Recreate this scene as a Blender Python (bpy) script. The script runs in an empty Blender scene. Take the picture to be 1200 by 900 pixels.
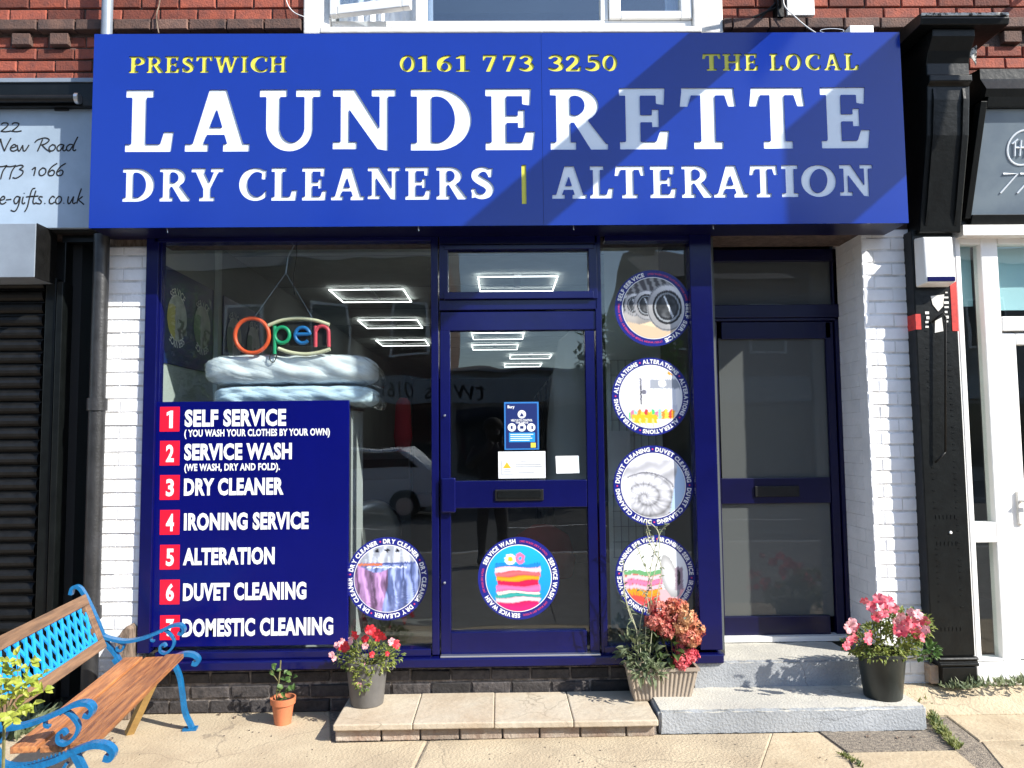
import bpy, bmesh, math, random
import numpy as np
from mathutils import Vector, Matrix
from mathutils.geometry import tessellate_polygon
random.seed(7)
rng = np.random.default_rng(7)
S = bpy.context.scene
COL = S.collection

# ------------------------------------------------------------------ camera
FOC = 900.0                                   # focal length, in pixels of a 1200 px wide picture
CAM = Vector((0.0, -4.5, 1.53))
_up = Vector((-130, 12450, 900)).normalized() # world up seen from the camera (right, up, forward)
_k = 0.0152
_r = (130 - 900 * _k) / 12450
_ex = Vector((1, _r, _k)).normalized()        # world X (along the shop front)
_ey = _up.cross(_ex)                          # world Y (into the wall), made below with the right sign
if _ey.z < 0: _ey = -_ey
# columns: camera axes in world coordinates
cr = Vector((_ex.x, _ey.x, _up.x)); cu = Vector((_ex.y, _ey.y, _up.y)); cf = Vector((_ex.z, _ey.z, _up.z))
camd = bpy.data.cameras.new('camera'); cam = bpy.data.objects.new('camera', camd); COL.objects.link(cam)
M3 = Matrix((cr, cu, -cf)).transposed()
cam.matrix_world = Matrix.Translation(CAM) @ M3.to_4x4()
camd.sensor_width = 36; camd.lens = FOC / 1200 * 36; camd.clip_start = 0.02; camd.clip_end = 600
S.camera = cam

def P(px, py, Y=0.0):
    """world point on the plane y=Y that a survey ray of the facade meets"""
    d = cr * (px - 600) + cu * (450 - py) + cf * FOC
    t = (Y - CAM.y) / d.y
    return CAM + d * t
def G(px, py, Z=0.0):
    d = cr * (px - 600) + cu * (450 - py) + cf * FOC
    t = (Z - CAM.z) / d.z
    return CAM + d * t
def R(x0, y0, x1, y1, Y=0.0):
    xm, ym = (x0 + x1) / 2, (y0 + y1) / 2
    return P(x0, ym, Y).x, P(x1, ym, Y).x, P(xm, y1, Y).z, P(xm, y0, Y).z

# ------------------------------------------------------------------ light
SUN = Vector((0.686, -0.429, 0.588)).normalized()
w = bpy.data.worlds.new('World'); S.world = w; w.use_nodes = True
nt = w.node_tree; bg = nt.nodes['Background']
sky = nt.nodes.new('ShaderNodeTexSky'); sky.sky_type = 'NISHITA'; sky.sun_disc = False
sky.sun_elevation = math.asin(SUN.z); sky.sun_rotation = math.atan2(SUN.x, SUN.y)
sky.air_density = 1.0; sky.dust_density = 0.6; sky.ozone_density = 2.0
nt.links.new(sky.outputs[0], bg.inputs[0]); bg.inputs[1].default_value = 0.15
sl = bpy.data.lights.new('sun', 'SUN'); sun = bpy.data.objects.new('sun', sl); COL.objects.link(sun)
sl.energy = 4.4; sl.angle = math.radians(0.55); sl.color = (1.0, 0.96, 0.88)
sun.rotation_euler = SUN.to_track_quat('Z', 'Y').to_euler(); sun.location = (6, -8, 9)
S.view_settings.view_transform = 'Standard'; S.view_settings.look = 'None'
S.view_settings.exposure = 0.98; S.view_settings.gamma = 1; S.view_settings.use_curve_mapping = False
S.render.engine = 'CYCLES'
S.cycles.max_bounces = 10; S.cycles.transparent_max_bounces = 24

# ------------------------------------------------------------------ materials
def s2l(c):
    return tuple(((v / 12.92) if v <= 0.04045 else ((v + 0.055) / 1.055) ** 2.4) for v in c)
def mat(name, col, rough=0.6, var=0.0, scale=8.0, bump=0.0, bscale=60.0, col2=None, objvar=0.0, metal=0.0,
        coat=0.0, spec=0.5, stretch=None, contrast=0.5, trans=0.0):
    m = bpy.data.materials.new(name); m.use_nodes = True
    t = m.node_tree; N = t.nodes; L = t.links
    b = N['Principled BSDF']
    b.inputs['Base Color'].default_value = (*col, 1); b.inputs['Roughness'].default_value = rough
    b.inputs['Metallic'].default_value = metal; b.inputs['Coat Weight'].default_value = coat
    b.inputs['Coat Roughness'].default_value = 0.08
    b.inputs['Specular IOR Level'].default_value = spec
    tc = N.new('ShaderNodeTexCoord'); src = tc.outputs['Object']
    if objvar:                                  # shared meshes: shift the texture per object
        oi0 = N.new('ShaderNodeObjectInfo')
        ad = N.new('ShaderNodeVectorMath'); ad.operation = 'ADD'
        L.new(src, ad.inputs[0]); L.new(oi0.outputs['Location'], ad.inputs[1]); src = ad.outputs[0]
    if stretch:
        mp = N.new('ShaderNodeMapping'); mp.inputs['Scale'].default_value = stretch
        L.new(src, mp.inputs[0]); src = mp.outputs[0]
    out = None
    if var or col2:
        n = N.new('ShaderNodeTexNoise'); n.inputs['Scale'].default_value = scale; n.inputs['Detail'].default_value = 7
        n.inputs['Roughness'].default_value = 0.62
        L.new(src, n.inputs['Vector'])
        rp = N.new('ShaderNodeValToRGB')
        rp.color_ramp.elements[0].position = 0.5 - 0.25 * (1 - contrast) ; rp.color_ramp.elements[1].position = 0.5 + 0.25 * (1 - contrast)
        a = col2 if col2 else tuple(max(0, c * (1 - var)) for c in col)
        c = col if col2 else tuple(min(1, c * (1 + var)) for c in col)
        rp.color_ramp.elements[0].color = (*a, 1); rp.color_ramp.elements[1].color = (*c, 1)
        L.new(n.outputs['Fac'], rp.inputs[0]); out = rp.outputs[0]
    if objvar:
        oi = N.new('ShaderNodeObjectInfo')
        mr = N.new('ShaderNodeMapRange'); mr.inputs['To Min'].default_value = 1 - objvar; mr.inputs['To Max'].default_value = 1 + objvar
        L.new(oi.outputs['Random'], mr.inputs['Value'])
        hs = N.new('ShaderNodeHueSaturation')
        L.new(mr.outputs[0], hs.inputs['Value'])
        if out: L.new(out, hs.inputs['Color'])
        else: hs.inputs['Color'].default_value = (*col, 1)
        out = hs.outputs[0]
    if out: L.new(out, b.inputs['Base Color'])
    if bump:
        n2 = N.new('ShaderNodeTexNoise'); n2.inputs['Scale'].default_value = bscale; n2.inputs['Detail'].default_value = 6
        L.new(src, n2.inputs['Vector'])
        bp = N.new('ShaderNodeBump'); bp.inputs['Strength'].default_value = bump; bp.inputs['Distance'].default_value = 0.01
        L.new(n2.outputs['Fac'], bp.inputs['Height']); L.new(bp.outputs[0], b.inputs['Normal'])
    if trans:
        b.inputs['Transmission Weight'].default_value = trans
    return m
def leafmat(name, col, col2, sub=0.35):
    m = mat(name, col, 0.5, scale=14, col2=col2)
    t = m.node_tree; N = t.nodes; L = t.links; b = N['Principled BSDF']
    tr = N.new('ShaderNodeBsdfTranslucent'); mx = N.new('ShaderNodeMixShader'); mx.inputs[0].default_value = sub
    src = b.inputs['Base Color'].links[0].from_socket
    L.new(src, tr.inputs[0]); L.new(b.outputs[0], mx.inputs[1]); L.new(tr.outputs[0], mx.inputs[2])
    L.new(mx.outputs[0], N['Material Output'].inputs[0]); return m
def glassmat(name, tint=(0.93, 0.96, 0.95), refl=1.0, frost=0.0, wob=0.012, ns=1.3, cap=0.11):
    m = bpy.data.materials.new(name); m.use_nodes = True
    t = m.node_tree; N = t.nodes; L = t.links; N.remove(N['Principled BSDF'])
    tr = N.new('ShaderNodeBsdfTransparent'); tr.inputs[0].default_value = (*tint, 1)
    gl = N.new('ShaderNodeBsdfGlossy'); gl.inputs['Roughness'].default_value = 0.005
    fr = N.new('ShaderNodeFresnel'); fr.inputs[0].default_value = 1.52
    mu = N.new('ShaderNodeMath'); mu.operation = 'MULTIPLY'; mu.inputs[1].default_value = refl; mu.use_clamp = True
    mn = N.new('ShaderNodeMath'); mn.operation = 'MINIMUM'; mn.inputs[1].default_value = max(cap, refl*.05)
    L.new(fr.outputs[0], mu.inputs[0])
    ge = N.new('ShaderNodeNewGeometry'); mr = N.new('ShaderNodeMapRange'); mr.inputs['To Min'].default_value = 1.52; mr.inputs['To Max'].default_value = 1/1.52
    L.new(ge.outputs['Backfacing'], mr.inputs['Value']); L.new(mr.outputs[0], fr.inputs[0])   # same reflectance on both sides of the sheet
    n = N.new('ShaderNodeTexNoise'); n.inputs['Scale'].default_value = ns
    tc = N.new('ShaderNodeTexCoord'); L.new(tc.outputs['Object'], n.inputs['Vector'])
    bp = N.new('ShaderNodeBump'); bp.inputs['Strength'].default_value = 1.0; bp.inputs['Distance'].default_value = wob
    L.new(n.outputs['Fac'], bp.inputs['Height']); L.new(bp.outputs[0], gl.inputs['Normal'])
    mx = N.new('ShaderNodeMixShader'); L.new(mu.outputs[0], mn.inputs[0]); L.new(mn.outputs[0], mx.inputs[0])
    base = tr.outputs[0]
    if frost:
        df = N.new('ShaderNodeBsdfDiffuse'); df.inputs[0].default_value = (0.155, 0.168, 0.165, 1)
        tl = N.new('ShaderNodeBsdfTranslucent'); tl.inputs[0].default_value = (0.25, 0.26, 0.25, 1)
        m0 = N.new('ShaderNodeMixShader'); m0.inputs[0].default_value = 0.4
        L.new(df.outputs[0], m0.inputs[1]); L.new(tl.outputs[0], m0.inputs[2])
        m1 = N.new('ShaderNodeMixShader'); m1.inputs[0].default_value = frost
        L.new(tr.outputs[0], m1.inputs[1]); L.new(m0.outputs[0], m1.inputs[2]); base = m1.outputs[0]
    L.new(base, mx.inputs[1]); L.new(gl.outputs[0], mx.inputs[2])
    L.new(mx.outputs[0], N['Material Output'].inputs[0]); return m
def emis(name, col, s):
    m = bpy.data.materials.new(name); m.use_nodes = True
    b = m.node_tree.nodes['Principled BSDF']; b.inputs['Base Color'].default_value = (*col, 1)
    b.inputs['Emission Color'].default_value = (*col, 1); b.inputs['Emission Strength'].default_value = s
    return m
def printmat(name='printed paper', rough=0.35, em=0.0):
    m = bpy.data.materials.new(name); m.use_nodes = True
    t = m.node_tree; b = t.nodes['Principled BSDF']; a = t.nodes.new('ShaderNodeAttribute'); a.attribute_name = 'Col'
    t.links.new(a.outputs['Color'], b.inputs['Base Color']); b.inputs['Roughness'].default_value = rough
    return m

MT = {}
MT['navy'] = mat('navy gloss frame paint', (0.003, 0.004, 0.062), 0.2, spec=.35, var=0.12, scale=3, bump=0.03, bscale=25)
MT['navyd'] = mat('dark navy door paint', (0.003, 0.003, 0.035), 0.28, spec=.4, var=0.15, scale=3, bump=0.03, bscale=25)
MT['sign'] = mat('royal blue sign panel', (0.004, 0.027, 0.265), 0.15, var=0.05, scale=1.2, bump=0.01, bscale=3)
MT['panel'] = mat('deep blue printed panel', (0.0015, 0.003, 0.105), 0.2, spec=.3, var=0.06, scale=2)
MT['letw'] = mat('opal white acrylic letter', (0.80, 0.85, 0.90), 0.35, var=0.03, scale=2)
MT['lety'] = mat('yellow acrylic letter', (0.74, 0.68, 0.07), 0.4, var=0.04, scale=9)
MT['white'] = mat('white vinyl print', (0.82, 0.82, 0.82), 0.4)
MT['red'] = mat('red vinyl print', (0.78, 0.006, 0.03), 0.4)
MT['pink'] = mat('pink vinyl print', (0.75, 0.06, 0.16), 0.4)
MT['wbrick'] = mat('white painted brick', (0.86, 0.86, 0.87), 0.55, var=0.05, scale=6, bump=0.35, bscale=55, objvar=0.03)
MT['wmortar'] = mat('white painted mortar', (0.82, 0.82, 0.82), 0.7, scale=7, col2=(0.55, 0.53, 0.51), bump=0.5, bscale=70, contrast=0.6)
MT['rbrick'] = mat('weathered orange red brick', (0.29, 0.066, 0.034), 0.85, scale=16, col2=(0.13, 0.04, 0.03), bump=0.5, bscale=90, objvar=0.48, contrast=0.15)
MT['bbrick'] = mat('brown string course brick', (0.17, 0.09, 0.065), 0.85, scale=14, col2=(0.07, 0.045, 0.04), bump=0.5, bscale=90, objvar=0.35, contrast=0.2)
MT['mortar'] = mat('sooty mortar', (0.09, 0.06, 0.05), 0.95, var=0.4, scale=30, bump=0.6, bscale=120)
MT['dbrick'] = mat('blackened plinth brick', (0.06, 0.052, 0.05), 0.75, scale=26, col2=(0.018, 0.016, 0.017), bump=0.6, bscale=60, objvar=0.5, contrast=0.3)
MT['dmortar'] = mat('pale flaking mortar', (0.30, 0.26, 0.23), 0.95, scale=22, col2=(0.06, 0.05, 0.045), bump=0.7, bscale=90, contrast=0.3)
MT['black'] = mat('black gloss paint', (0.004, 0.005, 0.005), 0.36, spec=.3, var=0.3, scale=12, bump=0.15, bscale=30)
MT['blackm'] = mat('black matt metal', (0.005, 0.005, 0.005), 0.5, spec=.35, var=0.4, scale=20, bump=0.15, bscale=60)
MT['pipe'] = mat('grey black cast iron pipe', (0.030, 0.030, 0.032), 0.4, scale=9, col2=(0.016, 0.016, 0.016), bump=0.2, bscale=80)
MT['galv'] = mat('blue grey metal cladding', (0.26, 0.30, 0.35), 0.45, var=0.12, scale=3, metal=0.2)
MT['greyb'] = mat('grey fascia board', (0.33, 0.41, 0.50), 0.4, var=0.12, scale=2)
MT['slate'] = mat('slate grey fascia board', (0.17, 0.215, 0.26), 0.4, scale=5, col2=(0.21, 0.26, 0.30))
MT['upvc'] = mat('white upvc', (0.84, 0.83, 0.80), 0.35, var=0.03, scale=3)
MT['stonew'] = mat('white painted stone', (0.80, 0.78, 0.74), 0.6, scale=8, col2=(0.66, 0.62, 0.56), bump=0.2, bscale=60)
MT['ply'] = mat('bare plywood soffit', (0.74, 0.45, 0.24), 0.7, scale=3, col2=(0.48, 0.25, 0.12), stretch=(1, 7, 1), bump=0.1)
MT['conc'] = mat('worn concrete', (0.53, 0.44, 0.30), 0.9, scale=3.2, col2=(0.37, 0.29, 0.195), bump=0.7, bscale=70, contrast=0.0)
MT['flag'] = mat('sandstone paving', (0.51, 0.42, 0.285), 0.85, scale=7, col2=(0.40, 0.31, 0.20), bump=0.45, bscale=50, objvar=0.10, contrast=0.1)
MT['flagg'] = mat('grey street paving', (0.17, 0.165, 0.155), 0.85, scale=7, col2=(0.12, 0.115, 0.11), bump=0.45, bscale=50, objvar=0.12, contrast=0.1)
MT['flagd'] = mat('dark asphalt patch', (0.30, 0.25, 0.19), 0.95, scale=50, col2=(0.13, 0.11, 0.09), bump=0.9, bscale=140, objvar=0.1)
MT['slabm'] = mat('buff step slab', (0.58, 0.52, 0.41), 0.8, scale=4, col2=(0.40, 0.30, 0.20), bump=0.5, bscale=30, objvar=0.06, contrast=-0.2)
MT['stepc'] = mat('grey painted concrete step', (0.37, 0.39, 0.40), 0.85, scale=11, col2=(0.27, 0.285, 0.29), bump=0.8, bscale=45, contrast=0.1)
MT['stepd'] = mat('grey concrete step with pale worn top', (0.40, 0.415, 0.43), 0.9, scale=4, col2=(0.27, 0.285, 0.30), bump=0.55, bscale=75, contrast=0.0)
MT['sbrick'] = mat('step face brick', (0.42, 0.36, 0.29), 0.9, scale=9, col2=(0.27, 0.18, 0.13), bump=0.7, bscale=60, objvar=0.25, contrast=0.2)
MT['asph'] = mat('asphalt', (0.055, 0.055, 0.057), 0.9, var=0.3, scale=40, bump=0.5, bscale=120)
MT['iron'] = mat('sky blue painted cast iron', (0.008, 0.15, 0.36), 0.3, scale=22, col2=(0.006, 0.085, 0.21), contrast=.0, bump=0.3, bscale=60)
MT['lattice'] = mat('bright blue painted lattice', (0.010, 0.29, 0.70), 0.5, var=0.12, scale=10, bump=0.2, bscale=70)
MT['wood'] = mat('orange brown stained timber', (0.50, 0.205, 0.07), 0.5, scale=5, col2=(0.20, 0.075, 0.032), stretch=(11, .8, 11), bump=0.3, bscale=40, objvar=0.22, contrast=0.45)
MT['woodb'] = mat('greyed backrest timber', (0.27, 0.155, 0.085), 0.65, scale=5, col2=(0.12, 0.07, 0.042), stretch=(10, .8, 10), bump=0.3, bscale=40, objvar=0.1, contrast=0.4)
MT['woodp'] = mat('pale softwood prop', (0.46, 0.29, 0.09), 0.7, scale=6, col2=(0.32, 0.19, 0.06), bump=0.2)
MT['log'] = mat('weathered grey brown timber', (0.26, 0.19, 0.14), 0.9, scale=12, col2=(0.10, 0.07, 0.05), stretch=(4, 4, 1), bump=0.6)
MT['terra'] = mat('terracotta plastic', (0.52, 0.17, 0.075), 0.6, var=0.1, scale=8)
MT['potg'] = mat('dark grey plastic pot', (0.115, 0.11, 0.105), 0.5, var=0.15, scale=9, bump=0.08)
MT['potb'] = mat('black plastic pot', (0.015, 0.019, 0.017), 0.4, var=0.2, scale=9, bump=0.08)
MT['planter'] = mat('taupe plastic planter', (0.33, 0.27, 0.21), 0.6, var=0.08, scale=8, bump=0.08)
MT['soil'] = mat('potting soil', (0.035, 0.022, 0.014), 0.95, var=0.5, scale=60, bump=1.0, bscale=150)
MT['steel'] = mat('brushed steel', (0.62, 0.63, 0.64), 0.3, metal=0.9)
MT['gap'] = mat('dark gasket', (0.01, 0.01, 0.01), 0.8)
MT['glass'] = glassmat('shop window glass', refl=1.45, wob=.003)
MT['glassd'] = glassmat('door glass', refl=1.45, wob=.003)
MT['glassf'] = glassmat('frosted door glass', refl=1.2, frost=0.90, wob=0.001)
MT['glassu'] = glassmat('upper window glass', refl=4.0, tint=(0.75, 0.8, 0.85))
MT['print'] = printmat()
MT['ceil'] = mat('interior ceiling board', (0.72, 0.76, 0.73), 0.8, var=0.06, scale=4, bump=0.2, bscale=20)
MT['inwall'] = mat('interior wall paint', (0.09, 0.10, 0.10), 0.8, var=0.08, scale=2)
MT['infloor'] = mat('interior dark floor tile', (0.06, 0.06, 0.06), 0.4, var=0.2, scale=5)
MT['led'] = emis('led strip light', (1, 1, 1), 2.2)
MT['plastic'] = glassmat('clear plastic bag', refl=1.6, tint=(0.98, 0.985, 0.99), wob=0.10, ns=16, cap=.5)
MT['stept'] = mat('worn cream step top', (0.56, 0.53, 0.45), 0.9, scale=4, col2=(0.40, 0.385, 0.35), bump=0.5, bscale=75, contrast=0.0)
MT['duvet'] = mat('white duvet cotton', (0.86, 0.89, 0.93), 0.75, var=0.03, scale=5, bump=0.6, bscale=9)
MT['duvetb'] = mat('pale blue duvet cotton', (0.66, 0.80, 0.92), 0.75, var=0.03, scale=5, bump=0.6, bscale=9)
MT['lgrey'] = mat('machine enamel', (0.5, 0.52, 0.53), 0.35)
MT['mred'] = mat('red cloth and mound', (0.45, 0.02, 0.03), 0.8)

def wear(m, crack=0.0016, cs=1.6, stain=0.35, ss=1.1, dark=(0.10, 0.075, 0.05)):
    """adds wandering cracks and broad dirt patches to a paving material"""
    t = m.node_tree; N = t.nodes; L = t.links; b = N['Principled BSDF']; src = b.inputs['Base Color'].links[0].from_socket
    g_ = N.new('ShaderNodeNewGeometry'); n = N.new('ShaderNodeTexNoise'); n.inputs['Scale'].default_value = 3.0; n.inputs['Detail'].default_value = 6
    L.new(g_.outputs['Position'], n.inputs['Vector'])
    mi = N.new('ShaderNodeMix'); mi.data_type = 'VECTOR'; mi.inputs['Factor'].default_value = 0.22
    L.new(g_.outputs['Position'], mi.inputs['A']); L.new(n.outputs['Color'], mi.inputs['B'])
    v = N.new('ShaderNodeTexVoronoi'); v.feature = 'DISTANCE_TO_EDGE'; v.inputs['Scale'].default_value = cs; L.new(mi.outputs['Result'], v.inputs['Vector'])
    lt = N.new('ShaderNodeMapRange'); lt.inputs['From Min'].default_value = crack; lt.inputs['From Max'].default_value = crack*4; lt.inputs['To Min'].default_value = 0.42; lt.inputs['To Max'].default_value = 0
    L.new(v.outputs['Distance'], lt.inputs['Value'])
    n2 = N.new('ShaderNodeTexNoise'); n2.inputs['Scale'].default_value = ss; n2.inputs['Detail'].default_value = 9; n2.inputs['Roughness'].default_value = .7; L.new(g_.outputs['Position'], n2.inputs['Vector'])
    st = N.new('ShaderNodeMapRange'); st.inputs['From Min'].default_value = .5; st.inputs['From Max'].default_value = .72; st.inputs['To Max'].default_value = stain; L.new(n2.outputs['Fac'], st.inputs['Value'])
    n3 = N.new('ShaderNodeTexNoise'); n3.inputs['Scale'].default_value = 160; n3.inputs['Detail'].default_value = 3; L.new(g_.outputs['Position'], n3.inputs['Vector'])
    sp = N.new('ShaderNodeMapRange'); sp.inputs['From Min'].default_value = .60; sp.inputs['From Max'].default_value = .70; sp.inputs['To Max'].default_value = .45; L.new(n3.outputs['Fac'], sp.inputs['Value'])
    m1 = N.new('ShaderNodeMath'); m1.operation = 'MAXIMUM'; L.new(lt.outputs[0], m1.inputs[0]); L.new(st.outputs[0], m1.inputs[1])
    m2 = N.new('ShaderNodeMath'); m2.operation = 'MAXIMUM'; L.new(m1.outputs[0], m2.inputs[0]); L.new(sp.outputs[0], m2.inputs[1])
    mx = N.new('ShaderNodeMix'); mx.data_type = 'RGBA'; L.new(m2.outputs[0], mx.inputs['Factor']); L.new(src, mx.inputs['A']); mx.inputs['B'].default_value = (*dark, 1)
    L.new(mx.outputs['Result'], b.inputs['Base Color'])
wear(MT['conc'], dark=(.13, .11, .085)); wear(MT['flag'], cs=.9); wear(MT['stepd'], crack=.0009, cs=1.2, stain=.3, dark=(.10, .10, .10)); wear(MT['stept'], crack=.0009, cs=1.2, stain=.25, dark=(.14, .13, .11)); wear(MT['slabm'], crack=.0008, cs=1.1, stain=.25)

# ------------------------------------------------------------------ object helpers
OFF = {}
def tagg(o, label=None, cat=None, group=None, kind=None):
    if label: o['label'] = label
    if cat: o['category'] = cat
    if group: o['group'] = group
    if kind: o['kind'] = kind
    return o
def thing(name, label, cat, loc=(0, 0, 0), rz=0.0, group=None, kind=None):
    o = bpy.data.objects.new(name, None); COL.objects.link(o); o.empty_display_size = 0.1
    o.location = loc; o.rotation_euler = (0, 0, rz); OFF[o.name] = Vector(loc)
    return tagg(o, label, cat, group, kind)
def link(name, me, parent=None, loc=(0, 0, 0)):
    o = bpy.data.objects.new(name, me); COL.objects.link(o); o.location = loc
    if parent:
        o.parent = parent
    return o
class MB:
    def __init__(s): s.v = []; s.f = []
    def add(s, vs, fs):
        n = len(s.v); s.v += [tuple(p) for p in vs]; s.f += [tuple(i + n for i in f) for f in fs]
    def box(s, x0, x1, y0, y1, z0, z1):
        if x0 > x1: x0, x1 = x1, x0
        if y0 > y1: y0, y1 = y1, y0
        if z0 > z1: z0, z1 = z1, z0
        s.add([(x0,y0,z0),(x1,y0,z0),(x1,y1,z0),(x0,y1,z0),(x0,y0,z1),(x1,y0,z1),(x1,y1,z1),(x0,y1,z1)],
              [(0,3,2,1),(4,5,6,7),(0,1,5,4),(1,2,6,5),(2,3,7,6),(3,0,4,7)]); return s
    def hexa(s, a, b):
        """loft between two quads (lists of 4 points)"""
        s.add(list(a) + list(b), [(3,2,1,0),(4,5,6,7),(0,1,5,4),(1,2,6,5),(2,3,7,6),(3,0,4,7)]); return s
    def prism(s, pts, y0, y1):
        """pts in (x,z), extruded along y"""
        n = len(pts); vs = [(x, y0, z) for x, z in pts] + [(x, y1, z) for x, z in pts]
        tri = tessellate_polygon([[Vector((x, z, 0)) for x, z in pts]])
        fs = [tuple(t) for t in tri] + [tuple(n + i for i in reversed(t)) for t in tri]
        fs += [(i, (i+1) % n, n + (i+1) % n, n + i) for i in range(n)]
        s.add(vs, fs); return s
    def prismx(s, pts, x0, x1):
        """pts in (y,z), extruded along x"""
        n = len(pts); vs = [(x0, y, z) for y, z in pts] + [(x1, y, z) for y, z in pts]
        tri = tessellate_polygon([[Vector((y, z, 0)) for y, z in pts]])
        fs = [tuple(t) for t in tri] + [tuple(n + i for i in reversed(t)) for t in tri]
        fs += [(i, (i+1) % n, n + (i+1) % n, n + i) for i in range(n)]
        s.add(vs, fs); return s
    def prismz(s, pts, z0, z1):
        n = len(pts); vs = [(x, y, z0) for x, y in pts] + [(x, y, z1) for x, y in pts]
        tri = tessellate_polygon([[Vector((x, y, 0)) for x, y in pts]])
        fs = [tuple(t) for t in tri] + [tuple(n + i for i in reversed(t)) for t in tri]
        fs += [(i, (i+1) % n, n + (i+1) % n, n + i) for i in range(n)]
        s.add(vs, fs); return s
    def tube(s, path, r, n=8, flat=1.0, cap=True, closed=False):
        path = [Vector(p) for p in path]; m = len(path)
        rr = r if isinstance(r, (list, tuple)) else [r] * m
        ref = None; base = len(s.v)
        for i, p in enumerate(path):
            if closed: t = path[(i+1) % m] - path[i-1]
            else: t = path[min(i+1, m-1)] - path[max(i-1, 0)]
            t = t.normalized() if t.length else Vector((0,0,1))
            if ref is None:
                ref = Vector((0,1,0)) if abs(t.y) < 0.9 else Vector((1,0,0))
            a = (ref - t * ref.dot(t)); a = a.normalized() if a.length > 1e-6 else t.orthogonal().normalized()
            ref = a; b = t.cross(a)
            for k in range(n):
                an = 2 * math.pi * k / n
                s.v.append(tuple(p + a * math.cos(an) * rr[i] * flat + b * math.sin(an) * rr[i]))
        segs = m if closed else m - 1
        for i in range(segs):
            for k in range(n):
                i2 = (i+1) % m
                s.f.append((base+i*n+k, base+i*n+(k+1)%n, base+i2*n+(k+1)%n, base+i2*n+k))
        if cap and not closed:
            s.f.append(tuple(base+k for k in range(n))[::-1]); s.f.append(tuple(base+(m-1)*n+k for k in range(n)))
        return s
    def strap(s, path, wy, t, closed=False):
        """rectangular section swept along path; width wy along Y, thickness t in the path's plane"""
        path = [Vector(p) for p in path]; m = len(path); base = len(s.v)
        tt = t if isinstance(t, (list, tuple)) else [t] * m
        for i, p in enumerate(path):
            d = (path[min(i+1, m-1)] - path[max(i-1, 0)]).normalized(); nrm = d.cross(Vector((0,1,0))).normalized()
            for sy, sn in ((-1,-1),(1,-1),(1,1),(-1,1)):
                s.v.append(tuple(p + Vector((0, sy*wy/2, 0)) + nrm * sn * tt[i]/2))
        for i in range(m-1):
            for k in range(4):
                s.f.append((base+i*4+k, base+i*4+(k+1)%4, base+i*4+4+(k+1)%4, base+i*4+4+k))
        s.f.append((base+3, base+2, base+1, base)); e = base+(m-1)*4; s.f.append((e, e+1, e+2, e+3)); return s
    def lathe(s, prof, c, n=28, sx=1, sy=1):
        base = len(s.v); m = len(prof)
        for r, z in prof:
            for k in range(n):
                a = 2*math.pi*k/n; s.v.append((c[0]+r*math.cos(a)*sx, c[1]+r*math.sin(a)*sy, c[2]+z))
        for i in range(m-1):
            for k in range(n):
                s.f.append((base+i*n+k, base+i*n+(k+1)%n, base+i*n+n+(k+1)%n, base+i*n+n+k))
        s.f.append(tuple(base+k for k in range(n))[::-1]); s.f.append(tuple(base+(m-1)*n+k for k in range(n)))
        return s
    def xf(s, M, start=0):
        for i in range(start, len(s.v)): s.v[i] = tuple(M @ Vector(s.v[i]))
        return s
    def mesh(s, name, m, smooth=False, shift=Vector((0,0,0))):
        me = bpy.data.meshes.new(name)
        me.from_pydata([(v[0]-shift.x, v[1]-shift.y, v[2]-shift.z) for v in s.v], [], s.f)
        bm = bmesh.new(); bm.from_mesh(me); bmesh.ops.recalc_face_normals(bm, faces=bm.faces); bm.to_mesh(me); bm.free()
        if smooth: me.polygons.foreach_set('use_smooth', [True]*len(me.polygons)); 
        if m: me.materials.append(m)
        me.update(); return me
    def build(s, name, m, parent=None, smooth=False, bevel=0.0, local=False, label=None, cat=None, group=None, kind=None, sub=0, angle=None):
        if local: off = Vector((0,0,0)); loc = (0,0,0)
        elif parent: off = OFF[parent.name]; loc = (0,0,0)
        else:
            xs = [v[0] for v in s.v]; ys = [v[1] for v in s.v]; zs = [v[2] for v in s.v]
            off = Vector(((min(xs)+max(xs))/2, (min(ys)+max(ys))/2, min(zs))); loc = off
        me = s.mesh(name, MT[m] if isinstance(m, str) else m, smooth, off)
        o = link(name, me, parent, loc); OFF[o.name] = off
        if bevel:
            b = o.modifiers.new('bevel', 'BEVEL'); b.width = bevel; b.segments = 2; b.limit_method = 'ANGLE'; b.angle_limit = math.radians(40)
        if sub:
            b = o.modifiers.new('sub', 'SUBSURF'); b.levels = sub; b.render_levels = sub
        if smooth and angle:
            me.set_sharp_from_angle(angle=math.radians(angle))
        return tagg(o, label, cat, group, kind)
def crom(pts, n=8, closed=False):
    """Catmull-Rom through points"""
    pts = [Vector(p) for p in pts]; out = []; m = len(pts)
    rg = range(m) if closed else range(m-1)
    for i in rg:
        if closed: p0,p1,p2,p3 = pts[i-1],pts[i],pts[(i+1)%m],pts[(i+2)%m]
        else: p0,p1,p2,p3 = pts[max(i-1,0)],pts[i],pts[i+1],pts[min(i+2,m-1)]
        for k in range(n):
            t = k/n
            out.append(0.5*((2*p1)+(p2-p0)*t+(2*p0-5*p1+4*p2-p3)*t*t+(3*p1-p0-3*p2+p3)*t**3))
    if not closed: out.append(pts[-1])
    return out
def boxpx(mb, x0, y0, x1, y1, yf, yb):
    a, b, c, d = R(x0, y0, x1, y1, yf); mb.box(a, b, yf, yb, c, d); return mb

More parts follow.
